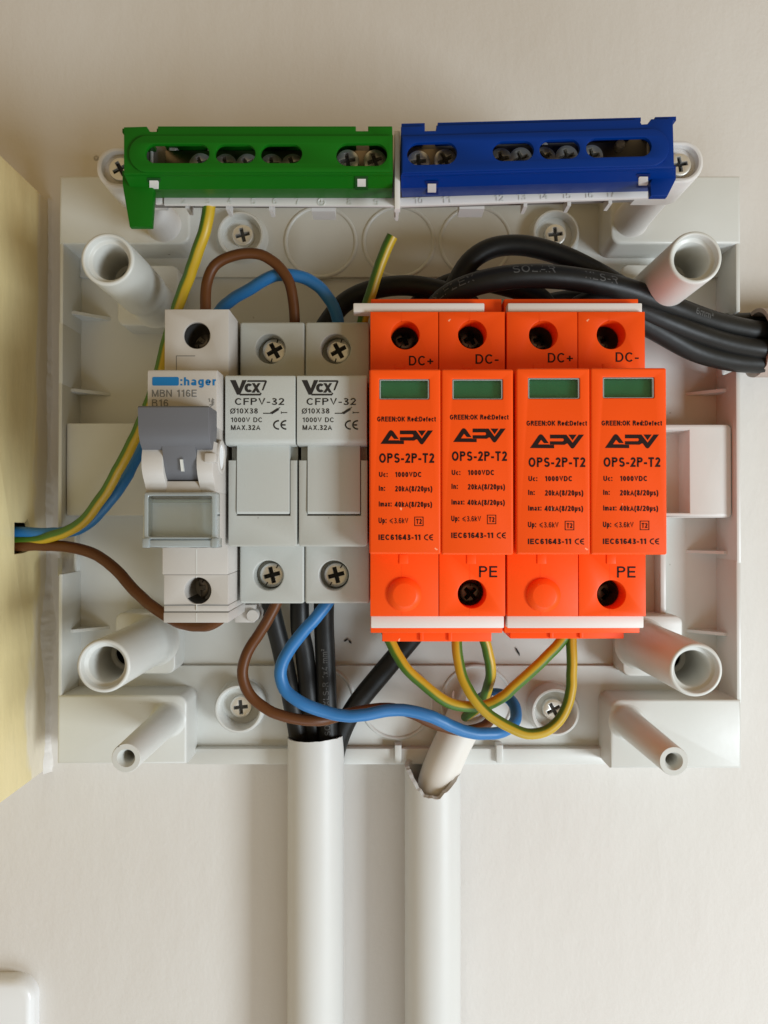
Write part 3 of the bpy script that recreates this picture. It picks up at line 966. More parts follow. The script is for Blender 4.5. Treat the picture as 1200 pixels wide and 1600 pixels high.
# ribs below the strip
for px, py in ((294, 320), (357, 322), (424, 323), (820, 318), (888, 316), (952, 313)):
    q = P(px, py, 50); g.box(q[0] - .5, q[0] + .5, q[1] - 1.3, q[1] + 2, 46, 51)
for px0, px1, py in ((487, 523, 327), (718, 757, 323)):
    q = P(px0, py, 46); q2 = P(px1, py, 46); g.box(q[0], q2[0], q[1] - .6, q[1] + 3, 40, 46)
g.build('tray', M['carrier'], car)
for pts in ([(222, 214), (611, 214), (611, 296), (222, 296)], [(630, 214), (1030, 203), (1030, 286), (630, 297)]):
    g = G(); g.plate(PP(pts, 58), 46, 58, bev=.3); g.build('backing_plate', M['backing'], car)
g = G()
for s, px, py in (('2', 287, 314), ('3', 325, 314), ('4', 359, 314.5), ('5', 396, 315), ('6', 430, 315), ('7', 465, 315.5), ('8', 546, 316), ('9', 588, 316.5),
                  ('10', 654, 314), ('11', 697, 313), ('12', 780, 310), ('13', 815, 308), ('14', 849, 307), ('15', 885, 306), ('16', 920, 305), ('17', 954, 304)):
    wd = 6 * len(s) * .6
    text(g, s, px - wd, px + wd, py - 5, py + 4.5, 55, dz=.18)
cx, cy = 502, 316
for r_ in (5.5,):
    q = P(cx, cy, 55)
    g.plate(circ(q[0], q[1], 1.05, 24), 54.9, 55.18, holes=[circ(q[0], q[1], .85, 24)])
poly(g, [(501.6, 311.5), (502.4, 311.5), (502.4, 316), (501.6, 316)], 55, .18)
for k, hw in enumerate((3.6, 2.4, 1.2)):
    poly(g, [(cx - hw, 316 + 1.7 * k), (cx + hw, 316 + 1.7 * k), (cx + hw, 316.8 + 1.7 * k), (cx - hw, 316.8 + 1.7 * k)], 55, .18)
g.build('embossed_numbers', M['shell'], car)
# end tabs with their standing legs and screws
for (cx, cy), (sx, sy), sgn in (((184, 262), (188, 264), 1), ((1066, 253), (1062, 257), -1)):
    g = G()
    X, Y, _ = P(cx, cy, 58)
    X2 = X + sgn * 9.5
    out = rr(min(X, X2) - (5.6 if sgn > 0 else 0), max(X, X2) + (5.6 if sgn < 0 else 0), Y - 5.7, Y + 5.7, [5.6, 0.3, 0.3, 5.6] if sgn > 0 else [.3, 5.6, 5.6, .3], 10)
    pk = rr(min(X, X2) - (4.1 if sgn > 0 else -1), max(X, X2) + (4.1 if sgn < 0 else -1), Y - 4.2, Y + 4.2, [4.1, .3, .3, 4.1] if sgn > 0 else [.3, 4.1, 4.1, .3], 10)
    g.plate(out, 44, 58.4, holes=[pk], bev=.7)
    g.plate(offset(ccw(out), .35), 44.3, 56.2, bev=0)
    # round leg down to the corner block, and its web
    g.lathe(X + sgn * .6, Y + .4, [(5.7, 17.9), (5.3, 18.8), (5.0, 44.5)], 36)
    g.plate([(X + sgn * 4, Y - .7), (X + sgn * 12.5, Y - .7), (X + sgn * 12.5, Y + .7), (X + sgn * 4, Y + .7)], 36, 45)
    tab = g.build('end_tab', M['carrier'], car)
    g = G()
    q = P(sx, sy, 57.6)
    screw(g, q[0], q[1], 57.8, 3.1, .5 if sgn > 0 else .15, depth=1.1)
    g.build('tab_screw', [M['steel'], M['dark']], tab)

# ================================================================== TERMINAL STRIPS WITH COLOURED COVERS
def stad(px0, px1, py0, py1, z, k=0.5):
    x0, x1, y0, y1 = R(px0, px1, py0, py1, z)
    return rr(x0, x1, y0, y1, min(x1 - x0, y1 - y0) * k * .999, 10)

def tilt_loop(l, px_ref, slope, z):
    """shear a loop (mm) vertically: slope = dy/dx (mm per mm, up positive)"""
    x_ref = P(px_ref, 300, z)[0]
    return [(x, y + (x - x_ref) * slope) for x, y in l]

def terminal_strip(name, label, m, outline, slots, stadium, front_low, mid_low, back_low, leg, holes, screws, bus, slope=0.0, pxr=600):
    t = thing(name, label, 'terminal strip', (P(*outline[2], 66)[0], P(*outline[2], 66)[1] - 16, 50))
    g = G()
    zf = 69.2
    hs = [tilt_loop(stad(*s, zf), (s[0] + s[1]) / 2, slope, zf) for s in slots]
    g.plate(PP(outline, zf), 68.0, zf, holes=hs, bev=.35, hbev=.1)
    hs2 = [tilt_loop(stad(*s, 70.0), (s[0] + s[1]) / 2, slope, 70) for s in slots]
    g.plate(PP(stadium, 70.0), zf - .2, 70.0, holes=hs2, bev=.3, hbev=.15)
    # sloping skirt below the front face, then the return towards the wall
    def solid(rowA, rowB, th):
        n = len(rowA)
        a = [P(*q) for q in rowA]; b = [P(*q) for q in rowB]
        va = [g.v(q) for q in a]; vb = [g.v(q) for q in b]
        vc = [g.v((q[0], q[1] + th[1], q[2] + th[2])) for q in a]; vd = [g.v((q[0], q[1] + th[1], q[2] + th[2])) for q in b]
        for i in range(n - 1):
            g.face((va[i], vb[i], vb[i + 1], va[i + 1]))
            g.face((vc[i], vc[i + 1], vd[i + 1], vd[i]))
        g.face(va + vc[::-1]); g.face(vb[::-1] + vd)
        g.face((va[0], vc[0], vd[0], vb[0])); g.face((va[-1], vb[-1], vd[-1], vc[-1]))
    solid(front_low, mid_low, (0, .9, -1.4))
    solid(mid_low, back_low, (0, 1.2, -.4))
    # top wall and end walls going back
    tl = PP([outline[0], outline[-1]], 69)
    xs = [q[0] for q in PP(outline, 69)]
    xa, xb = min(xs), max(xs)
    yt = max(q[1] for q in PP(outline, 69))
    return t, g, (xa, xb, yt)

# --- green
go = [(193, 198), (229, 197), (234, 205), (246, 205), (246, 196.5), (556, 196.5), (556, 204), (575, 204), (575, 196.5), (613, 196.5), (614, 272), (193, 272)]
gst = [(614, 212), (614, 268)] 
def st_left(px0, px1, pyt, pyb):
    r = (pyb - pyt) / 2; cy = (pyt + pyb) / 2
    return [(px1, pyt)] + [(px0 + r + r * math.cos(math.pi / 2 + math.pi * i / 18), cy - r * math.sin(math.pi / 2 + math.pi * i / 18)) for i in range(19)] + [(px1, pyb)]
def st_right(px0, px1, pyt, pyb, dy0):
    r = (pyb - pyt) / 2; cy = (pyt + pyb) / 2
    return [(px0, pyb + dy0)] + [(px1 - r + r * math.cos(-math.pi / 2 + math.pi * i / 18), cy - r * math.sin(-math.pi / 2 + math.pi * i / 18)) for i in range(19)] + [(px0, pyt + dy0)]

t, g, ext = terminal_strip('terminal_block', 'terminal strip under a green slotted cover, left of the blue one', M['green'], go,
    [(227, 327, 225, 254.5), (336, 399, 225.5, 254.5), (407, 472, 225.5, 254.5), (525, 605, 224, 259)], st_left(201, 612.5, 211, 268.5),
    [(193, 271, 68.6), (240, 271, 68.6), (613.5, 271, 68.6)], [(205, 296, 63.5), (240, 296, 63.5), (613, 294, 63.5)],
    [(205, 309, 56), (240, 309, 56), (612, 309.5, 56)], None, None, None, None)
xa, xb, yt = ext
for pa, pb in ((193.5, 228), (247, 555), (576, 613)):
    g.box(P(pa, 197, 67)[0], P(pb, 197, 67)[0], yt - 1.25, yt - .25, 52, 68.1)
g.box(xa, xa + 1.2, P(193, 276, 67)[1], yt - 1.6, 58, 67.6)
g.box(xb - 1.2, xb, P(193, 276, 67)[1], yt - 1.6, 58, 67.6)
# leg at the left end
g.plate(PP([(193.5, 270), (230, 270), (243, 300), (239, 357), (205, 357), (194, 292)], 63), 62.6, 64.4, bev=.3)
cover = g.build('cover', M['green'], t, angle=30)
def slope_z(py, top):
    return 68.6 - (py - top) / 24.0 * 5.1 if py < top + 24 else 63.5 - (py - top - 24) / 13.0 * 7.5
def clip_window(t, m, px, py, top):
    g = G()
    for k, (x0, x1, y0, y1) in enumerate(((-10, 10, -9, 10), (-6.5, 6.5, -5, 6.5))):  # outer quad paints the shaded recess, inner one the white behind
        g.m = k
        c = [(px + x0, py + y1), (px + x1, py + y1), (px + x1, py + y0), (px + x0, py + y0)]
        f = [P(a, b, slope_z(b, top) + .40 + .12 * k) for a, b in c]
        g.hexa([(q[0], q[1], q[2] - .9) for q in f], f)
    g.build('clip_window', [m, M['carrier']], t)
clip_window(t, M['green_dark'], 240, 287, 271)
clip_window(t, M['green_dark'], 565, 284.5, 271)
g = G()
q0 = P(262, 240, 58); q1 = P(612, 240, 58)
g.box(q0[0], q1[0], q0[1] - 7.5, q0[1] - 0.3, 57.5, 60.5, bev=.3)
g.build('busbar', M['brass'], t)
for px, py, rot in ((313, 256, .4), (352, 257, .2), (386, 257, .6), (424, 257, .1), (457, 257, .35), (543, 250.5, .15), (586, 250.5, .35)):
    g = G(); q = P(px, py, 62.5); screw(g, q[0], q[1], 62.5, 3.0, rot); g.build('terminal_screw', [M['steel'], M['well']], t)

# --- blue (the cover sits a little askew, rising to the right)
bo = [(626.5, 197), (664, 196), (664, 204), (681, 203.5), (682, 195.2), (999, 186), (1003, 193.5), (1012, 193), (1018, 185.2), (1052, 184.5), (1054, 262), (626.5, 274)]
t, g, ext = terminal_strip('terminal_block', 'terminal strip under a blue slotted cover, right of the green one, slightly askew', M['blue'], bo,
    [(636, 714, 222.5, 257), (770, 834, 220.5, 251), (843, 906, 218, 248), (916, 1018, 215, 245)], st_right(628, 1046, 200.5, 259, 11.5),
    [(626.5, 273, 68.6), (1010, 262, 68.6), (1054, 261, 68.6)], [(627, 294, 63.5), (1010, 283, 63.5), (1053, 282, 63.5)],
    [(628, 308, 56), (1010, 299, 56), (1040, 298, 56)], None, None, None, None, slope=0.026)
xa, xb, yt = ext
a = P(627, 198, 66); b = P(1052, 187, 66)
for pa, pb in ((627, 663), (683, 997), (1019, 1051.5)):
    ka, kb = (pa - 627) / 425.0, (pb - 627) / 425.0
    A = (a[0] + (b[0] - a[0]) * ka, a[1] + (b[1] - a[1]) * ka); B = (a[0] + (b[0] - a[0]) * kb, a[1] + (b[1] - a[1]) * kb)
    g.hexa([(A[0], A[1] - 1.3, 52), (B[0], B[1] - 1.3, 52), (B[0], B[1] - .3, 52), (A[0], A[1] - .3, 52)], [(A[0], A[1] - 1.3, 68.1), (B[0], B[1] - 1.3, 68.1), (B[0], B[1] - .3, 68.1), (A[0], A[1] - .3, 68.1)])
g.box(xa, xa + 1.2, P(193, 276, 67)[1], a[1] - 1.6, 58, 67.6)
g.box(xb - 1.2, xb, P(193, 266, 67)[1], b[1] - 1.6, 58, 67.6)
g.plate(PP([(1053.5, 262), (1053.5, 283), (1040, 310), (1014, 310), (1013, 290), (1024, 262)], 63), 62.6, 64.4, bev=.3)
cover = g.build('cover', M['blue'], t, angle=30)
clip_window(t, M['blue_dark'], 675, 292, 271)
clip_window(t, M['blue_dark'], 1006, 281, 261)
g = G()
q0 = P(628, 240, 58); q1 = P(955, 228, 58)
g.hexa([(q0[0], q0[1] - 7.5, 57.4), (q1[0], q1[1] - 7.5, 57.4), (q1[0], q1[1] - .3, 57.4), (q0[0], q0[1] - .3, 57.4)],
       [(q0[0], q0[1] - 7.5, 60.5), (q1[0], q1[1] - 7.5, 60.5), (q1[0], q1[1] - .3, 60.5), (q0[0], q0[1] - .3, 60.5)])
g.build('busbar', M['brass'], t)
for px, py, rot in ((654, 252, .1), (696, 249.5, .5), (783, 248, .2), (814, 247, .4), (851, 246, .6), (886, 244, .3), (925, 243, .2)):
    g = G(); q = P(px, py, 62.5); screw(g, q[0], q[1], 62.5, 3.0, rot); g.build('terminal_screw', [M['steel'], M['well']], t)

# ================================================================== MODULES
def tier(g, x0, x1, y0, y1, zb, zf, hole=None, depth=11.0, bev=.35, zmid=None):
    """stepped body block: front plate with a round well through it, closed block behind"""
    if hole:
        cx, cy, r = hole
        g.plate([(x0, y0), (x1, y0), (x1, y1), (x0, y1)], zf - depth, zf, holes=[circ(cx, cy, r, 40)], bev=bev, hbev=.25, back=False)
        g.box(x0 + .01, x1 - .01, y0 + .01, y1 - .01, zb, zf - depth)
    else:
        g.box(x0, x1, y0, y1, zb, zf, bev=bev)

ZB = 23.0
# ---------------------------------------------------------------- circuit breaker
HX0, HX1 = P(257, 524, 61.6)[0], P(357.5, 524, 61.6)[0]
hy = lambda py, z: P(300, py, z)[1]
t = thing('circuit_breaker', 'pale grey single pole circuit breaker with a dark grey toggle and clear label window', 'circuit breaker', ((HX0 + HX1) / 2, hy(973, 61.6), ZB))
g = G()
q = P(307.5, 524, 61.6); r = 20.8 * (HCAM - 61.6) / F
ytop = hy(483, 61.6); ybot = hy(973, 61.6)
yn1, yn0 = hy(577, 75.5), hy(854, 75.5)
tier(g, HX0, HX1, hy(600, 61.6), ytop, ZB, 61.6, (q[0], q[1], r), 12, bev=.3)
q = P(309, 923, 61.6)
tier(g, HX0, HX1, hy(945, 61.6), hy(898, 61.6), ZB, 61.6, (q[0], q[1], r), 12, bev=.2)
g.box(HX0 - .35, HX1 + .0, hy(898, 61.6) + .05, hy(850, 61.6), ZB, 61.9, bev=.25)
g.box(HX0 + .0, HX1, hy(956, 61.4), hy(945, 61.4) - .15, ZB, 61.4, bev=.2)
g.box(HX0 - .05, HX1 + .05, ybot, hy(956, 61.4) - .15, ZB, 61.6, bev=.2)
g.box(HX0 + .2, HX1 - .2, ybot + .3, hy(890, 61.6), ZB, 49.5)
g.box(HX0 + .02, HX1 - .02, hy(860, 61.6), hy(590, 61.6), ZB, 61.0)
# nose: label shelf above, barrel cheeks in the middle, window seat below
yl = hy(668, 75.5)
g.plate(rr(yl, yn1, 60, 75.5, [0, 0, .2, .2]) if False else [(yl, 60), (yn1, 60), (yn1, 74.6), (yn1 - .25, 75.2), (yn1 - .9, 75.5), (yl, 75.5)], HX0, HX1, ax=YZ, bev=.25)
yb0, yb1 = hy(770, 77), hy(694, 77)
yc = (yb0 + yb1) / 2; rb = (yb1 - yb0) / 2
def barrel(x0, x1, rad, zc, squash=1.0):
    pr = [(yc - rad, 60)] + [(yc - rad * math.cos(math.pi * i / 20), zc + rad * squash * math.sin(math.pi * i / 20)) for i in range(21)] + [(yc + rad, 60)]
    g.plate(pr, x0, x1, ax=YZ, bev=.25)
xs0, xs1 = P(257, 720, 79)[0], P(308.5, 720, 79)[0]
cheek = [(hy(771, 76.4), 60), (hy(690, 77), 60), (hy(690, 77), 78.6), (hy(700, 79), 79.4), (hy(712, 80), 80.0), (hy(722, 80), 80.2), (hy(732, 80), 80.0), (hy(742, 79), 79.3), (hy(750, 78), 78.4), (hy(757, 77.5), 77.4), (hy(762, 77), 76.9), (hy(771, 76.4), 76.45)]
g.plate(cheek, HX0, xs0 - .08, ax=YZ, bev=.25)
g.plate(cheek, xs1 + .08, HX1, ax=YZ, bev=.25)
g.box(xs0 - .3, xs1 + .3, hy(771, 76.4), hy(751.5, 77.4), 60, 76.8, bev=.2)
g.box(HX0 + .1, HX1 - .1, hy(770, 77), hy(650, 77), 60, 72)
g.plate([(hy(855, 75.5), 60), (hy(768, 76), 60), (hy(768, 76), 76.4), (hy(774, 76), 76.6), (hy(778, 75.3), 75.3), (hy(855, 75.3), 75.3)], HX0, HX1, ax=YZ, bev=.2)
# small bump on the right cheek
a0, a1, b0, b1 = R(318, 336, 707, 722, 81.5)
g.box(a0, a1, b0, b1, 78, 81.0, bev=.4)
g.m = 1                            # moulding seams
z = 61.6
poly(g, [(275, 555.5), (305, 555.5), (305, 556.7), (276.2, 556.7), (276.2, 578), (275, 578)], z, .03)
poly(g, [(256.5, 945), (358, 945), (358, 946.2), (256.5, 946.2)], 61.45, .03)
poly(g, [(256.5, 955.5), (358, 955.5), (358, 956.8), (256.5, 956.8)], 61.45, .03)
g.m = 2
for p0, p1 in ((858, 897), (899, 903), (944, 954), (958, 972)):
    poly(g, [(306.2, p0), (307.6, p0), (307.6, p1), (306.2, p1)], 61.95 if p1 < 900 else 61.65, .03)
g.build('body', [M['breaker'], M['ink_grey'], M['shell']], t, angle=35)
g = G()                            # round pivot cap on the right flank
ring = circ(hy(714, 72), 71.5, 4.2, 30)
g.plate(ring, HX1 + .02, HX1 + .5, holes=[circ(hy(714, 72), 71.5, 3.1, 30)], ax=YZ, bev=.15)
g.m = 1
g.plate(circ(hy(714, 72), 71.5, 3.1, 30), HX1, HX1 + .12, ax=YZ, back=False)
g.build('pivot_cap', [M['breaker'], M['cardface']], t)
g = G()                            # terminal clamp foot at the bottom right
q = P(397, 968, 40)
g.lathe(q[0] - .6, q[1] + 1.0, [(0, 30), (1.8, 30), (1.8, 39), (1.6, 39.4), (0, 39.4)], 24)
g.box(HX1 - 3, q[0], q[1] - 1.2, q[1] + 4, 28, 38, bev=.4)
g.build('rail_clip', M['breaker'], t)
for (px, py), rot in (((309, 527), .9), ((309, 920), .2)):
    g = G()
    q = P(px, py, 49.8); screw(g, q[0], q[1], 49.8, 3.2, rot, slot=True)
    g.m = 2  # dark liner: the shade inside the well is put into its colour
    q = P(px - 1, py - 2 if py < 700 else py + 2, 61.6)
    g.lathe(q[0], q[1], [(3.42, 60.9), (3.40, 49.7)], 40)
    g.build('terminal_screw', [M['nickel_dark'], M['dark'], M['well']], t)
# toggle
g = G()
x0, x1 = P(216.5, 660, 83)[0], P(327.5, 660, 83)[0]
yt_, ym_, yb_ = hy(634, 83.5), hy(678, 83), hy(702, 81)
g.plate([(yb_, 74), (yb_ + 1.0, 76), (yt_ - 1.0, 74), (yt_ - .2, 74), (yt_, 74.5), (yt_, 83.2), (yt_ - .4, 83.6), (ym_ + 2, 83.3), (ym_, 82.9), (ym_ - 2, 81.9), (yb_ + .3, 80.6), (yb_, 80.2)], x0, x1, ax=YZ, bev=.3)
yq = hy(751, 78)
pr = [(yq, 66), (yq, 75.6), (yq + .5, 76.8), (yq + 2.0, 78.2), (yq + 4.0, 79.4), (yq + 6.0, 80.3), (ym_ - 2.5, 81.2), (ym_ - 2.5, 66)]
g.plate(pr, xs0, xs1, ax=YZ, bev=.15)
lever = g.build('toggle', M['toggle'], t)
g = G()
q = P(283.5, 727, 80.2)
g.hexa([(q[0] - .3, q[1] - 1.35, 77), (q[0] + .3, q[1] - 1.35, 77), (q[0] + .3, q[1] + 1.35, 77), (q[0] - .3, q[1] + 1.35, 77)], [(q[0] - .3, q[1] - 1.35, 79.35), (q[0] + .3, q[1] - 1.35, 79.35), (q[0] + .3, q[1] + 1.35, 80.55), (q[0] - .3, q[1] + 1.35, 80.55)])
g.build('toggle_mark', M['shell'], lever)
# clear label window with the card behind
g = G()
x0, x1, y0, y1 = R(225, 337, 780, 852, 76)
g.box(x0, x1, y0, y1, 75.31, 75.5)
card = g.build('label_card', M['cardface'], t)
g = G()
x0, x1, y0, y1 = R(223.5, 339, 769, 856, 79)
tx = 1.5
g.box(x0 + .9, x1 - .9, y0 + 2.0, y1 - .5, 78.2, 78.8)
g.m = 1
g.plate(rr(x0, x1, y0 + 1.9, y1, [.2, .2, .7, .7]), 75.7, 79.0, holes=[rr(x0 + 1.2, x1 - 1.3, y0 + 2.6, y1 - .9, .3, 3)], bev=.45, hbev=.3, nb=3)
g.plate(rr(x0 + 1.6, x1 - 1.7, y1 - 2.5, y1 - 1.7, .3, 3), 77.4, 78.1, bev=.2)
g.box(x0 - .05, x1 + .4, y0, y0 + 1.85, 75.4, 79.3, bev=.4)
g.box(x0 - .1, x0 + 1.7, y0 - .05, y0 + 2.3, 75.4, 79.6, bev=.3)
g.box(x1 - 1.3, x1 + .5, y0 - .05, y0 + 2.3, 75.4, 79.6, bev=.3)
g.build('label_window', [M['pane'], M['edge']], t, angle=30)
g = G()
z = 75.5
bx = PP(rr(238, 279.5, 589, 602.5, 2.4), z)
g.m = 0
g.plate(bx, z - .1, z + .06, back=False)
text(g, ':hager', 282, 337.5, 589.5, 602.3, z, bold=.022)
g.m = 1
text(g, 'MBN 116E', 237.5, 307.5, 609, 620, z, bold=.004)
text(g, 'B16', 237.5, 263, 624, 635, z, bold=.004)
text(g, '1', 325.5, 328, 622.5, 628, z)
text(g, '2', 326.5, 331, 632, 638, z)
for k in range(4):
    poly(g, [(330, 625 + 2.2 * k), (335, 624 + 2.2 * k), (335, 625 + 2.2 * k), (330, 626 + 2.2 * k)], z)
poly(g, [(332, 622), (333, 622), (333, 634), (332, 634)], z, .05)
for py in (646, 654):
    poly(g, [(333.5, py), (336.5, py + 1), (336.5, py + 2), (333.5, py + 1)], z)
g.build('printed_marking', [M['ink_blue'], M['ink_grey']], t)
# ---------------------------------------------------------------- fuse holders
FX0 = P(375, 540, 50.6)[0]
PITCHX = P(477, 540, 50.6)[0] - FX0
def fuse_holder(px_shift_print):
    t = thing('fuse_holder', 'x', 'fuse holder', (FX0 + 8.8, P(400, 943, 50.6)[1], ZB), 'grey fuse holders beside the breaker')
    x0, x1 = FX0, FX0 + PITCHX - .25
    fx1 = P(464, 540, 50.6)[0]
    g = G()
    fy = lambda py, z: P(400, py, z)[1]
    q = P(422.5, 545, 50.6); r = 23.2 * (HCAM - 50.6) / F
    q2 = P(419.5, 899, 50.6)
    ys = (fy(503, 50.6), fy(600, 50.6), fy(845, 50.6), fy(943, 50.6))
    for (ya, yb, c) in ((ys[1], ys[0], q), (ys[3], ys[2], q2)):
        g.plate(rr(x0, x1, ya, yb, .7, 4), 44, 50.6, holes=[circ(c[0], c[1], r, 40)], bev=.55, hbev=.35, nb=3, back=False)
        g.box(x0 + .02, x1 - .02, ya + .02, yb - .02, ZB, 44.02)
    g.box(x0 + .05, x1 - .05, ys[3] + .4, ys[0] - .4, ZB, 43)
    # nose carrier
    n0, n1, m0, m1 = R(356.5, 464, 690, 854, 66)
    h0, h1, k0, k1 = R(369.5, 453.5, 690, 805.5, 66)
    ya_ = P(400, 719, 66)[1]
    g.plate(rr(n0, n1, m0, m1, [.8, .8, 0, 0], 4)[:10] + [(n1, ya_), (h1, ya_), (h1, k0), (h0, k0), (h0, ya_), (n0, ya_)], 44.5, 66, bev=.3)
    g.box(n0 + .2, n1 - .2, m0 + .3, P(400, 590, 66)[1], 44.3, 62.3)
    # raised edge strip along the right flank
    body = g.build('body', M['fuse'], t)
    g = G()
    a0, a1, b0, b1 = R(370.4, 452.7, 700, 803.2, 66)
    g.plate([(b0, 62), (b1 + 1, 62), (b1 + 1, 66.0), (b1 - 2, 66.2), (b0 + .6, 66.4), (b0, 65.9)], a0, a1, ax=YZ, bev=.3)
    g.build('pull_lever', M['fuse'], t)
    g = G()
    a0, a1, b0, b1 = R(352, 461.7, 585.5, 695, 69)
    g.plate([(b0, 62), (b1, 62), (b1, 68.3), (b1 - .3, 68.8), (b1 - .9, 69), (b0 + 1.6, 69), (b0 + .6, 68.7), (b0 + .15, 68.1), (b0, 67)], a0, a1, ax=YZ, bev=.35)
    lid = g.build('front_lid', M['fuse'], t)
    for (px, py), rot in (((429, 548), .5), ((425, 898.5), .25)):
        g = G()
        c = P(px, py, 46.3); screw(g, c[0], c[1], 46.3, 3.45, rot, slot=True)
        s_ = g.build('terminal_screw', [M['nickel'], M['dark']], t)
    # print
    g = G(); z = 69.0
    s = lambda l: [(340 + a / 5.0, 560 + b / 5.0) for a, b in l]
    poly(g, s([(98, 170), (142, 170), (170, 236), (194, 170), (228, 170), (176, 284), (152, 284)]), z)
    poly(g, s([(236, 171), (378, 171), (385, 176), (385, 184), (358, 250), (346, 250), (370, 184), (230, 184)]), z)
    poly(g, s([(180, 277), (328, 277), (340, 268), (345, 276), (334, 290), (174, 290)]), z)
    text(g, 'C', 340 + 211 / 5., 340 + 270 / 5., 560 + 196 / 5., 560 + 266 / 5., z, bold=.05)
    poly(g, s([(268, 194), (291, 194), (335, 268), (311, 268)]), z)
    poly(g, s([(316, 194), (336, 194), (289, 268), (266, 268)]), z, .065)
    text(g, 'CFPV-32', 340 + 136 / 5., 340 + 521 / 5., 560 + 311 / 5., 560 + 364 / 5., z, bold=.008)
    text(g, 'O', 340 + 99 / 5., 340 + 140 / 5., 560 + 391 / 5., 560 + 432 / 5., z, bold=.006)
    poly(g, s([(97, 434), (137, 388), (142, 388), (102, 434)]), z, .05)
    text(g, '10X38', 340 + 146 / 5., 340 + 315 / 5., 560 + 391 / 5., 560 + 431 / 5., z, bold=.008)
    text(g, '1000V DC', 340 + 105 / 5., 340 + 348 / 5., 560 + 462 / 5., 560 + 499 / 5., z, bold=.008)
    text(g, 'MAX.32A', 340 + 105 / 5., 340 + 335 / 5., 560 + 522 / 5., 560 + 560 / 5., z, bold=.012)
    poly(g, s([(356, 426), (412, 426), (416, 418), (424, 426), (416, 433), (356, 433)]), z)
    poly(g, s([(412, 425), (468, 388), (482, 402), (426, 437)]), z, .065)
    poly(g, s([(470, 391), (488, 381), (491, 385), (476, 396)]), z, .05)
    poly(g, s([(496, 415), (501, 415), (501, 421), (545, 421), (545, 427), (501, 427), (501, 433), (496, 433)]), z)
    ce_mark(g, 340 + 434 / 5., 340 + 536 / 5., 560 + 482 / 5., 560 + 558 / 5., z, .15)
    g.build('printed_marking', M['ink'], lid)
    return t

def kids(o):
    return [c for c in bpy.data.objects if c.parent == o]

def copy_thing(o, dx_mm, label):
    c = o.copy(); COL.objects.link(c)
    c.location = o.location + Vector((dx_mm * S, 0, 0))
    c['label'] = label
    def rec(src, dst):
        for ch in kids(src):
            d = ch.copy(); COL.objects.link(d); d.parent = dst
            rec(ch, d)
    rec(o, c)
    return c

f1 = fuse_holder(0)
f1['label'] = 'grey fuse holder between the circuit breaker and its twin'
f2 = copy_thing(f1, PITCHX, 'grey fuse holder next to the orange surge arresters')

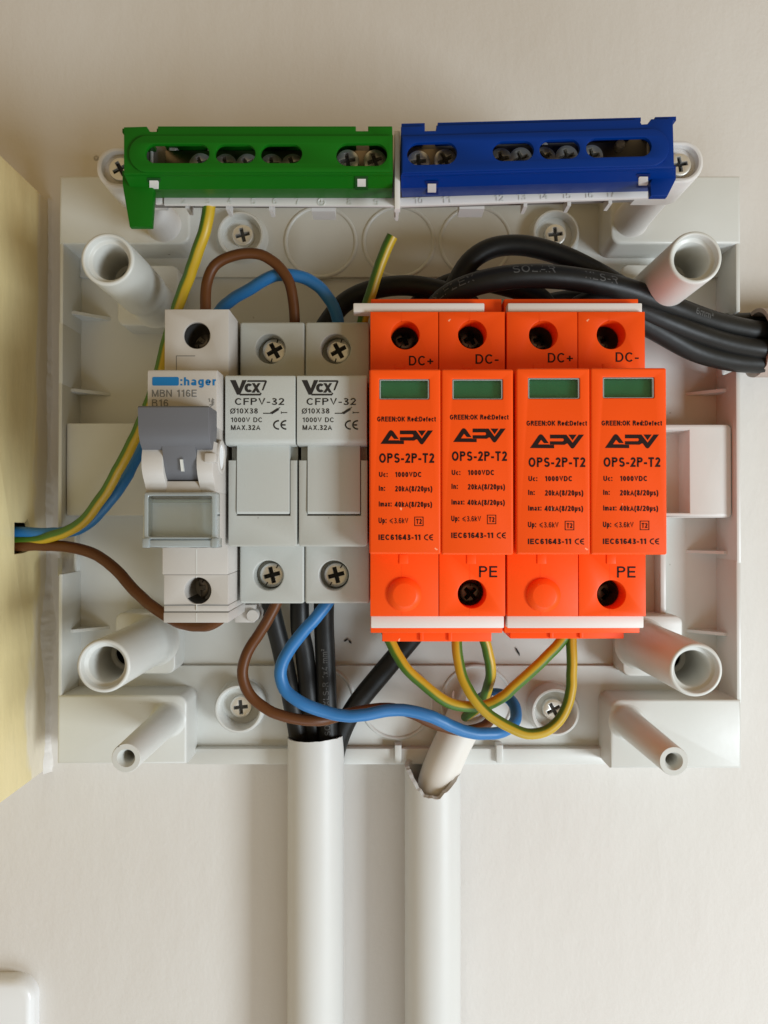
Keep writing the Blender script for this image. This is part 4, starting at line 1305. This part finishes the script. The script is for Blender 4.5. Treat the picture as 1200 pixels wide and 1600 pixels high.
# ---------------------------------------------------------------- surge arresters
def arrester(label, xs, mods, tiers, strip_top, strip_bot, foot, wells, pes, bumps, txt, txy):
    """xs: body px edges (left, middle, right); mods: px edges of the two cartridges"""
    zt, zn = 59.0, 74.5
    y = lambda py, z: P(700, py, z)[1]
    X = [P(p, 523, zt)[0] for p in xs]
    t = thing('surge_arrester', label, 'surge arrester', ((X[0] + X[2]) / 2, y(985, zt), ZB), 'orange two pole surge arresters')
    g = G()
    rw = 22.4 * (HCAM - zt) / F
    ytop, yn_t, yn_b, ybot = y(487, zt), y(590, zt), y(850, zt), y(963, zt)
    for i in (0, 1):
        a, b = X[i] + .1, X[i + 1] - .1
        c = P(*wells[i], zt)
        tier(g, a, b, yn_t, ytop, ZB, zt, (c[0], c[1], rw), 17, bev=.18)
        if i == 1:
            c = P(*pes, zt)
            tier(g, a, b, ybot, yn_b, ZB, zt, (c[0], c[1], rw), 17, bev=.18)
        else:
            tier(g, a, b, ybot, yn_b, ZB, zt, None, bev=.18)
            c = P(*bumps, zt)
            rb_ = 26.5 * (HCAM - zt) / F
            g.lathe(c[0], c[1], [(rb_, zt - .5), (rb_, zt + .5), (rb_ - .15, zt + .7), (rb_ - 1.35, zt + 1.5), (rb_ - 1.5, zt + 1.55), (0, zt + 1.55)], 40)
        xm = (X[i] + X[i + 1]) / 2 - .6
        g.box(xm - .06, xm + .06, P(600, 503, zt)[1], ytop - .3, zt - .3, zt + .05)
        g.box(xm - .06, xm + .06, P(600, 906, zt)[1], yn_b, zt - .3, zt + .05)
        g.box(xm - .06, xm + .06, ybot + .3, P(600, 951, zt)[1], zt - .3, zt + .05)
        # little latch tabs above and below the cartridge
        for py0, py1, dx in ((569, 577, -.1), (866, 881, 0)):
            pc = (xs[i] + xs[i + 1]) / 2 - 5 + (4 if py0 > 700 else -2)
            a0, a1, b0, b1 = R(pc - 7, pc + 7, py0, py1, zt)
            g.box(a0, a1, b0, b1, zt - 1, zt + .32, bev=.1)
    g.box(X[0] + .12, X[2] - .12, yn_b - 1, yn_t + 1, ZB, zt - .6)
    # groove walls that hold the marker strips
    g.box(X[0] + .2, X[2] - .2, ytop - .5, P(700, 467, 54)[1], ZB, 54, bev=.2)
    g.box(X[0] + .1, X[2] - .1, P(700, 989, 54)[1], ybot + .5, ZB, 54, bev=.2)
    f0, f1_, d0, d1 = R(foot[0], foot[1], 985, foot[2], 46)
    g.box(f0, f1_, d0, d1 + 2, 34, 46, bev=.25)
    for k in (.36, .62):
        xx = f0 + (f1_ - f0) * k
        g.box(xx - .5, xx + .5, d0 + .25, d1 + 1, 46 - .3, 46.8, bev=.15)
    body = g.build('base', M['orange'], t)
    # white marker strips
    for (p0, p1), (q0, q1) in ((strip_top, (473.3, 487.5)), (strip_bot, (962.5, 981.5))):
        g = G()
        a0, a1, b0, b1 = R(p0, p1, q0, q1, 57.4)
        g.box(a0, a1, b0 - (.0), b1, 53, 57.4, bev=.3)
        g.build('marker_strip', M['white'], t)
    for k, (px, py) in enumerate(list(wells) + [pes]):
        g = G()
        c = P(px - 0.5, py + 1.0, 47.2)
        screw(g, c[0], c[1], 44.0, 3.1, (.35, .5, .8)[k % 3], slot=True)
        g.m = 2  # lower well wall lined dark, painting the shade at depth
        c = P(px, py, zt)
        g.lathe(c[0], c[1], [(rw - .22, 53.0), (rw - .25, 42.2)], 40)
        g.build('terminal_screw', [M['nickel_dark'], M['dark'], M['well']], t)
    # printing on the base
    g = G()
    for s_, (a, b, c_, d) in txt:
        text(g, s_, a, b, c_, d, zt, bold=.006)
    g.build('printed_marking', M['ink_brown'], body)
    # plug-in cartridges
    for i, (m0, m1, mt, mb) in enumerate(mods):
        a0, a1, b0, b1 = R(m0, m1, mt, mb, zn)
        wx0, wx1, wy0, wy1, ox, oy, sc = txy[i]
        h = R(wx0, wx1, wy0, wy1, zn)
        g = G()
        hole = rr(h[0], h[1], h[2], h[3], .3, 3)
        g.plate(rr(a0, a1, b0, b1, .5, 3), zt - 2, zn, holes=[hole], bev=.5, hbev=.2, nb=3, back=False)
        g.box(h[0] - .3, h[1] + .3, h[2] - .3, h[3] + .3, zn - 4, zn - 2.2)
        cart = g.build('cartridge', M['orange'], t)
        g = G()
        g.box(h[0] - .1, h[1] + .1, h[2] - .1, h[3] + .1, zn - 2.15, zn - 1.9)
        ind = g.build('status_flag', M['indicator'], cart)
        g = G()
        g.plate(rr(h[0] + .05, h[1] - .05, h[2] + .05, h[3] - .05, .3, 3), zn - 1.1, zn - .25, holes=[rr(h[0] + .4, h[1] - .4, h[2] + .25, h[3] - .35, .2, 3)], bev=.1, hbev=.08)
        g.m = 1
        g.box(h[0] + .35, h[1] - .35, h[2] + .2, h[3] - .3, zn - 1.0, zn - .8)
        g.build('window_pane', [M['edge'], M['pane']], cart, angle=30)
        g = G()
        def tx_(x): return ox + (x - 592) * sc
        def T(s_, x0_, x1_, y0_, y1_, **k): text(g, s_, tx_(x0_), tx_(x1_), y0_ + oy, y1_ + oy, zn, **k)
        def PL(pts): poly(g, [(tx_(570 + a / 9.23), 660 + b / 9.23 + oy) for a, b in pts], zn)
        T('GREEN:OK Red:Defect', 589.5, 681, 651, 658.8, bold=.027)
        PL([(228, 310), (345, 135), (362, 118), (380, 112), (398, 118), (415, 135), (490, 240), (425, 240), (383, 192), (338, 259), (500, 259), (500, 266), (565, 266), (565, 313)])
        PL([(508, 118), (738, 118), (825, 235), (910, 118), (982, 118), (850, 300), (836, 314), (822, 318), (808, 314), (795, 302), (757, 247), (738, 247), (712, 264), (508, 262), (508, 214), (688, 214), (700, 204), (703, 193), (700, 182), (688, 172), (508, 172)])
        PL([(766, 118), (880, 118), (824, 198)])
        T('OPS-2P-T2', 592.5, 678.5, 708.3, 723.3, bold=.024)
        T('Uc:', 592.3, 605.8, 737.5, 745.3, bold=.027); T('1000VDC', 617.5, 658.5, 737.5, 745.5, bold=.027)
        T('In:', 592, 601.8, 759, 767, bold=.027); T('20kA(8/20\u00b5s)', 617, 675.5, 759.5, 768, bold=.027)
        T('Imax:', 592, 612, 783.5, 791.5, bold=.027); T('40kA(8/20\u00b5s)', 616.3, 675.2, 784, 792.3, bold=.027)
        T('Up:', 591.6, 604, 809, 817.5, bold=.027)
        T('3.6kV', 616, 638, 809.5, 817.8, bold=.006)
        PL2 = lambda pts: poly(g, [(tx_(a), b + oy) for a, b in pts], zn)
        PL2([(608.5, 813.3), (614, 810), (614, 811), (610.6, 813.3), (614, 815.6), (614, 816.6)])
        PL2([(608.5, 815.2), (614, 818.5), (614, 817.6), (609.6, 814.9)])
        q = [P(tx_(a), b + oy, zn)[:2] for a, b in ((647.5, 822), (661.8, 822), (661.8, 807.5), (647.5, 807.5))]
        q2 = [P(tx_(a), b + oy, zn)[:2] for a, b in ((648.6, 821), (660.7, 821), (660.7, 808.5), (648.6, 808.5))]
        g.plate(q, zn - .2, zn + .06, holes=[q2], back=False)
        T('T2', 650.3, 659, 811, 818.7, bold=.027)
        T('IEC61643-11', 591.5, 657, 835.3, 843.8, bold=.027)
        ce_mark(g, tx_(662.6), tx_(676.6), 835 + oy, 844.5 + oy, zn, .17)
        g.build('printed_marking', M['ink_brown'], cart)
    return t

arrester('orange surge arrester beside the grey fuse holders, upper marker strip slid out to the left', (578, 685.5, 789.5),
         ((577, 688.6, 576.5, 866), (689.8, 802, 576.5, 867)), None, (552, 757), (579.5, 787.5), (597, 768, 1002.5),
         ((633, 523.5), (738, 522.5)), (737.5, 928), (632, 929),
         (('DC+', (639, 677, 556, 571)), ('DC-', (743, 779, 553.5, 568.5)), ('PE', (748.5, 777, 884.5, 902))),
         ((592.5, 671, 592, 624, 592, 0, 1.0), (706.6, 785.8, 592, 624, 705.6, -3, 1.0)))
arrester('orange surge arrester nearest the right side of the enclosure, marker strips in place', (791.5, 903, 1008.5),
         ((806.8, 921.8, 575, 866.5), (923.4, 1041.4, 574.5, 866.8)), None, (793.5, 1003.5), (792.5, 1006), (797, 975, 998),
         ((849, 523.5), (955, 523)), (955.5, 929), (849, 930),
         (('DC+', (856, 895, 551.5, 566.5)), ('DC-', (962, 998, 550.5, 565.5)), ('PE', (964, 993, 885, 902.5))),
         ((825, 906, 590, 623, 825.4, 6.5, 1.03), (942, 1022.5, 589, 622, 942.6, 6.3, 1.03)))

# ================================================================== CONDUITS
def conduit_v(name, label, pcx, pr, py_front, topf, seed, n=120):
    z0 = 11.0
    X, Y, _ = P(pcx, py_front, z0)
    ro = pr; ri = pr - (1.0 if seed < 1.5 else 1.3)
    g = G()
    ybase = -330
    rings = []
    for rad, top in ((ro, False), (ro, True), (ri, True), (ri, False)):
        ring = []
        for k in range(n):
            a = 2 * math.pi * k / n       # a=0 right, a=90deg front
            x = X + rad * math.cos(a); z = z0 + rad * math.sin(a)
            yy = topf(a) if top else (ybase if rad == ro else ybase + 60)
            if top:
                yy += (.12 if seed < 1.5 else .55) * noise.noise(Vector((math.cos(a) * 7, math.sin(a) * 7, seed))) + .10 * noise.noise(Vector((math.cos(a) * 19, math.sin(a) * 19, seed)))
                if rad == ri: yy += -.25 if seed < 1.5 else .5 * math.sin(a)
            ring.append(g.v((x, yy, z)))
        rings.append(ring)
    for a, b in zip(rings[:-1], rings[1:]):
        for k in range(n):
            j = (k + 1) % n
            g.face((a[k], b[k], b[j], a[j]))
    o = g.build(name, M['pipe'], fix=True, angle=40)
    tag(o, label, 'conduit', 'white conduits running down the wall')
    return X, z0

def interp(tab, a):
    a = a % (2 * math.pi)
    for (a0, v0), (a1, v1) in zip(tab[:-1], tab[1:]):
        if a0 <= a <= a1:
            return v0 + (v1 - v0) * (a - a0) / (a1 - a0)
    return tab[-1][1]
D = math.radians
yp = lambda py, z: P(600, py, z)[1]
tabL = [(0, yp(1147, 11)), (D(60), yp(1157, 19)), (D(90), yp(1159.5, 20)), (D(180), yp(1151, 11)), (D(270), yp(1146, 3)), (D(360), yp(1147, 11))]
conduit_v('conduit', 'white conduit whose top is cut straight, filled with black cables', 493.5, 9.05, 1180, lambda a: interp(tabL, a), 1.0)
tabR = [(0, yp(1205, 11)), (D(28), yp(1212, 15)), (D(60), yp(1236, 19)), (D(84), yp(1250, 20)), (D(95), yp(1248, 20)), (D(112), yp(1247, 20)), (D(135), yp(1226, 18)), (D(160), yp(1202, 14)), (D(180), yp(1196, 11)), (D(225), yp(1182, 5)), (D(270), yp(1176, 3)), (D(315), yp(1185, 5)), (D(360), yp(1205, 11))]
conduit_v('conduit', 'white conduit with a ragged notched end, a pale cable coming out of it', 676, 9.0, 1230, lambda a: interp(tabR, a), 2.0)
# horizontal conduit at the right edge
g = G()
q = P(1180, 536, 14); ro, ri = 10.9, 9.6
n = 56
XR = 119.2
rings = []
for rad, lip in ((ro, False), (ro, True), (ri, True), (ri, False)):
    ring = []
    for k in range(n):
        a = 2 * math.pi * k / n
        yy = q[1] + rad * math.sin(a); zz = 14 + rad * math.cos(a)
        xx = XR + .5 * noise.noise(Vector((math.cos(a) * 3, math.sin(a) * 3, 4))) if lip else XR + 110
        ring.append(g.v((xx, yy, zz)))
    rings.append(ring)
for a, b in zip(rings[:-1], rings[1:]):
    for k in range(n):
        g.face((a[k], a[(k + 1) % n], b[(k + 1) % n], b[k]))
o = g.build('conduit', M['sleeve'], fix=True, angle=40)
tag(o, 'short mouth of a conduit at the right edge swallowing the black cables', 'conduit')

# ================================================================== CABLES AND WIRES
BK = 'black solar cables'
def black(pts, label, texts=(), r=3.05):
    path = spline([P(*q) for q in pts], 1.6)
    g = G()
    tube(g, path, r, 20, jitter=.02)
    t = g.build('solar_cable', M['black'], angle=60)
    tag(t, label, 'cable', BK)
    if texts:
        g = G()
        for s_, start, h, adv, tilt in texts:
            legend(g, path, r * 1.01, s_, start, h, adv, tilt=tilt)
        g.build('cable_legend', M['legend'], t)
    return path

# main cable runs right -> left in these points; reversed so its legend reads left to right
main = [(1240, 526, 16), (1192, 520, 18), (1120, 505, 24), (1050, 480, 32), (980, 453, 38), (905, 437, 42), (835, 431, 44), (775, 436, 44), (722, 451, 42), (685, 475, 38), (664, 510, 34), (662, 550, 32)]
black(main[::-1], 'black cable with pale printed lettering, arching over the orange modules to the right edge',
      (('\u00d6LFLEX', 14.5, 2.3, 1.25, .35), ('SOLAR', 37.5, 2.3, 1.25, .35), ('XLS-R', 57.5, 2.3, 1.25, .2), ('1x4 mm\u00b2', 78, 2.0, 1.2, .1), ('6mm\u00b2', 96, 2.0, 1.2, .1)), r=3.35)
black([(1240, 540, 15), (1185, 530, 15), (1100, 512, 21), (1010, 470, 26), (930, 424, 30), (872, 397, 31), (815, 383, 31), (765, 388, 31), (732, 410, 31), (716, 437, 31), (700, 472, 31), (692, 520, 32), (690, 550, 32)],
      'topmost black cable, a loop bulging up towards the knockouts')
black([(1240, 505, 8.5), (1180, 503, 8.5), (1130, 505, 11), (1070, 505, 16), (1000, 490, 20), (940, 474, 23), (880, 470, 25), (820, 490, 29), (790, 530, 32), (788, 550, 32)],
      'black cable lowest against the back panel at the conduit mouth, mostly hidden')
black([(1240, 566, 15), (1190, 567, 17), (1140, 563, 21), (1085, 548, 26), (1035, 521, 30), (985, 495, 33), (930, 480, 34), (885, 490, 34), (860, 530, 34), (858, 550, 34)],
      'lowest black cable bowing down to the right of the orange modules', r=3.3)
black([(1240, 549, 19), (1192, 546, 20), (1140, 537, 24), (1085, 520, 29), (1030, 498, 33), (980, 478, 35), (925, 470, 36), (890, 490, 36), (880, 550, 34)],
      'black cable lying between the printed one and the lowest one')
black([(474, 1290, 9), (472, 1230, 10), (468, 1165, 11.5), (457, 1100, 12), (441, 1020, 14), (424, 950, 17), (420, 880, 18), (440, 700, 18), (478, 570, 19), (520, 492, 21), (560, 460, 23), (620, 446, 26), (680, 452, 29), (735, 475, 32), (752, 530, 34), (754, 560, 34)],
      'leftmost of the black cables rising out of the white conduit')
black([(492, 1290, 8), (491, 1230, 9), (490, 1165, 10), (484, 1100, 12), (476, 1020, 14), (468, 950, 17), (480, 700, 18), (600, 570, 19), (650, 480, 22), (690, 448, 25), (735, 437, 27), (790, 447, 29), (850, 470, 32), (868, 530, 34), (870, 560, 34)],
      'middle black cable rising out of the white conduit')
black([(517, 1290, 10), (516, 1230, 11), (514, 1165, 12), (511, 1100, 13), (508, 1020, 14), (506, 950, 17), (512, 850, 18), (530, 720, 18), (560, 650, 18)],
      'straightest black cable rising out of the white conduit, third from the left', (('SOLAR XLS-R 1x4 mm\u00b2', 31, 1.9, 1.1, 0.0),), r=3.2)
black([(506, 1290, 6.2), (514, 1225, 7.0), (528, 1160, 9.5), (552, 1108, 12), (598, 1050, 14), (640, 1000, 16), (690, 935, 18), (720, 880, 18)],
      'black cable slanting up from the conduit towards the orange modules', r=3.2)

# wires of the left side
wire('earth_wire', [(329, 296, 53), (327, 322, 53), (319, 362, 52), (301, 415, 48), (281, 470, 43), (262, 530, 38), (247, 590, 36), (224, 650, 35), (194, 715, 33), (158, 780, 29), (118, 824, 26), (84, 838, 23), (50, 844, 20), (5, 845, 19)], 1.72, M['yg'],
     'green and yellow wire from the green terminal strip down to the trunking hole', group='wires to the trunking', stripe=(-1.45, -.0015))
wire('neutral_wire', [(532, 540, 35), (530, 515, 37), (523, 485, 39), (503, 452, 41), (470, 432, 42), (435, 430, 42), (395, 447, 40), (352, 478, 35), (305, 545, 22), (258, 630, 19.5), (226, 692, 22), (190, 755, 26), (150, 808, 25), (112, 830, 23), (70, 833, 21), (45, 832, 20), (5, 831, 19)], 1.75, M['cblue'],
     'blue wire arching from the fuse holder behind the breaker to the trunking hole', group='wires to the trunking')
wire('phase_wire', [(5, 852, 19), (45, 853, 20), (75, 853, 21), (112, 856, 23), (150, 867, 25), (184, 891, 28), (213, 925, 31), (246, 955, 35), (288, 974, 39), (325, 977, 43), (350, 962, 46), (356, 930, 46)], 1.72, M['brown'],
     'brown wire from the trunking hole into the bottom of the circuit breaker', group='wires to the trunking')
wire('phase_wire', [(323, 520, 46), (321, 483, 46), (322, 445, 46), (338, 412, 46), (372, 397, 46), (408, 399, 45.5), (438, 418, 45), (456, 450, 44), (460, 485, 43), (461, 520, 42)], 1.5, M['brown'],
     'brown wire bent in an arch between the breaker top and the fuse holder')
wire('earth_wire', [(556, 560, 28), (565, 510, 31), (575, 470, 34), (592, 420, 36), (605, 385, 37.5), (613, 369, 38.2)], 1.65, M['yg'],
     'short green and yellow wire stub, free end sticking up before the knockouts', stripe=(1.6, .0))
# wires below the modules
wire('phase_wire', [(442, 900, 36), (432, 943, 37), (408, 984, 38), (384, 1028, 38.5), (378, 1055, 38.5), (390, 1087, 38.5), (420, 1111, 38), (458, 1123, 37.5), (500, 1126, 36), (540, 1116, 31), (575, 1108, 29), (615, 1107, 27), (650, 1117, 25), (690, 1136, 22), (725, 1142, 20), (755, 1136, 18), (768, 1122, 15), (758, 1108, 12), (742, 1104, 10)], 1.6, M['brown'],
     'brown wire looping from the fuse holder down to the pale cable')
wire('neutral_wire', [(532, 900, 37), (512, 942, 38), (478, 982, 39.5), (447, 1021, 40), (437, 1048, 40), (446, 1078, 40), (478, 1102, 40), (520, 1116, 39), (560, 1118, 38), (600, 1111, 37), (638, 1110, 36), (675, 1121, 35), (710, 1136, 33), (748, 1146, 31), (782, 1145, 28), (803, 1130, 23), (806, 1108, 18), (795, 1090, 14), (775, 1083, 12), (752, 1090, 11), (738, 1108, 10)], 1.82, M['cblue'],
     'blue wire waving from the fuse holder down to the pale cable')
wire('earth_wire', [(598, 940, 33), (601, 975, 34), (612, 1008, 35), (640, 1051, 36), (680, 1086, 36), (722, 1103, 35), (764, 1100, 34), (803, 1075, 35), (842, 1037, 36), (872, 1008, 36), (888, 985, 36), (892, 950, 35)], 1.6, M['yg'],
     'green and yellow wire hanging as a wide loop between the two orange modules', group='green and yellow wires below the modules', stripe=(-1.5, .001))
wire('earth_wire', [(714, 950, 34), (713.5, 985, 35), (714, 1020, 36.5), (722, 1058, 37.5), (742, 1094, 38.5), (775, 1125, 39), (815, 1145, 39), (852, 1144, 39), (878, 1122, 38.5), (891, 1084, 38), (894, 1040, 37), (893.5, 1000, 36), (893, 950, 35)], 1.55, M['yg'],
     'green and yellow wire hanging in the deepest, frontmost loop', group='green and yellow wires below the modules', stripe=(1.25, -.001))
wire('earth_wire', [(745, 950, 34), (752, 985, 34), (763, 1020, 33.5), (767, 1050, 32), (762, 1080, 28), (748, 1102, 21), (730, 1118, 16), (718, 1128, 12.5), (716, 1136, 10.5)], 1.6, M['yg'],
     'short green and yellow wire curling down into the pale cable', group='green and yellow wires below the modules', stripe=(-1.6, .0))

# pale sheathed cable with its stripped end
t = thing('sheathed_cable', 'pale round sheathed cable leaving the ragged conduit, its end stripped', 'cable', (P(676, 1240, 10)[0], P(676, 1330, 10)[1], 10))
path = spline([P(*q) for q in [(673, 1420, 10.5), (673, 1330, 10.5), (675, 1260, 10.8), (686, 1212, 11), (704, 1168, 11), (722, 1132, 10.5), (733, 1108, 10)]], 1.4)
g = G(); tube(g, path, 6.1, 30, jitter=.015)
g.build('sheath', M['sheath'], t, angle=60)
g = G()
T_, U_ = frames(path)
e = path[-1]; tt = T_[-1]
for k, (ang, ln, wd) in enumerate(((.6, 7.5, 1.6), (1.9, 5.0, 1.5), (-.7, 6.5, 1.4), (2.9, 4.0, 2.0), (-1.8, 3.0, 1.8))):
    u = U_[-1]; v = tt.cross(u)
    rad = u * math.cos(ang) + v * math.sin(ang)
    tan = tt.cross(rad)
    b = e + rad * 5.7
    tip = b + tt * ln + rad * (1.2 + .5 * k % 2)
    mid = b + tt * ln * .55 + rad * .8
    A = [b - tan * wd - rad * .3, b + tan * wd - rad * .3, b + tan * wd + rad * .3, b - tan * wd + rad * .3]
    Bm = [mid - tan * wd * .7 - rad * .3, mid + tan * wd * .6 - rad * .3, mid + tan * wd * .6 + rad * .3, mid - tan * wd * .7 + rad * .3]
    C = [tip - tan * wd * .15 - rad * .2, tip + tan * wd * .3 - rad * .2, tip + tan * wd * .3 + rad * .2, tip - tan * wd * .15 + rad * .2]
    g.hexa([tuple(q) for q in A], [tuple(q) for q in Bm]); g.hexa([tuple(q) for q in Bm], [tuple(q) for q in C])
g.build('torn_sheath_end', M['sheath'], t, fix=True)

# no stray helper data left behind
for o in bpy.data.objects:
    if o.type == 'MESH' and len(o.data.vertices) == 0:
        print('EMPTY', o.name)
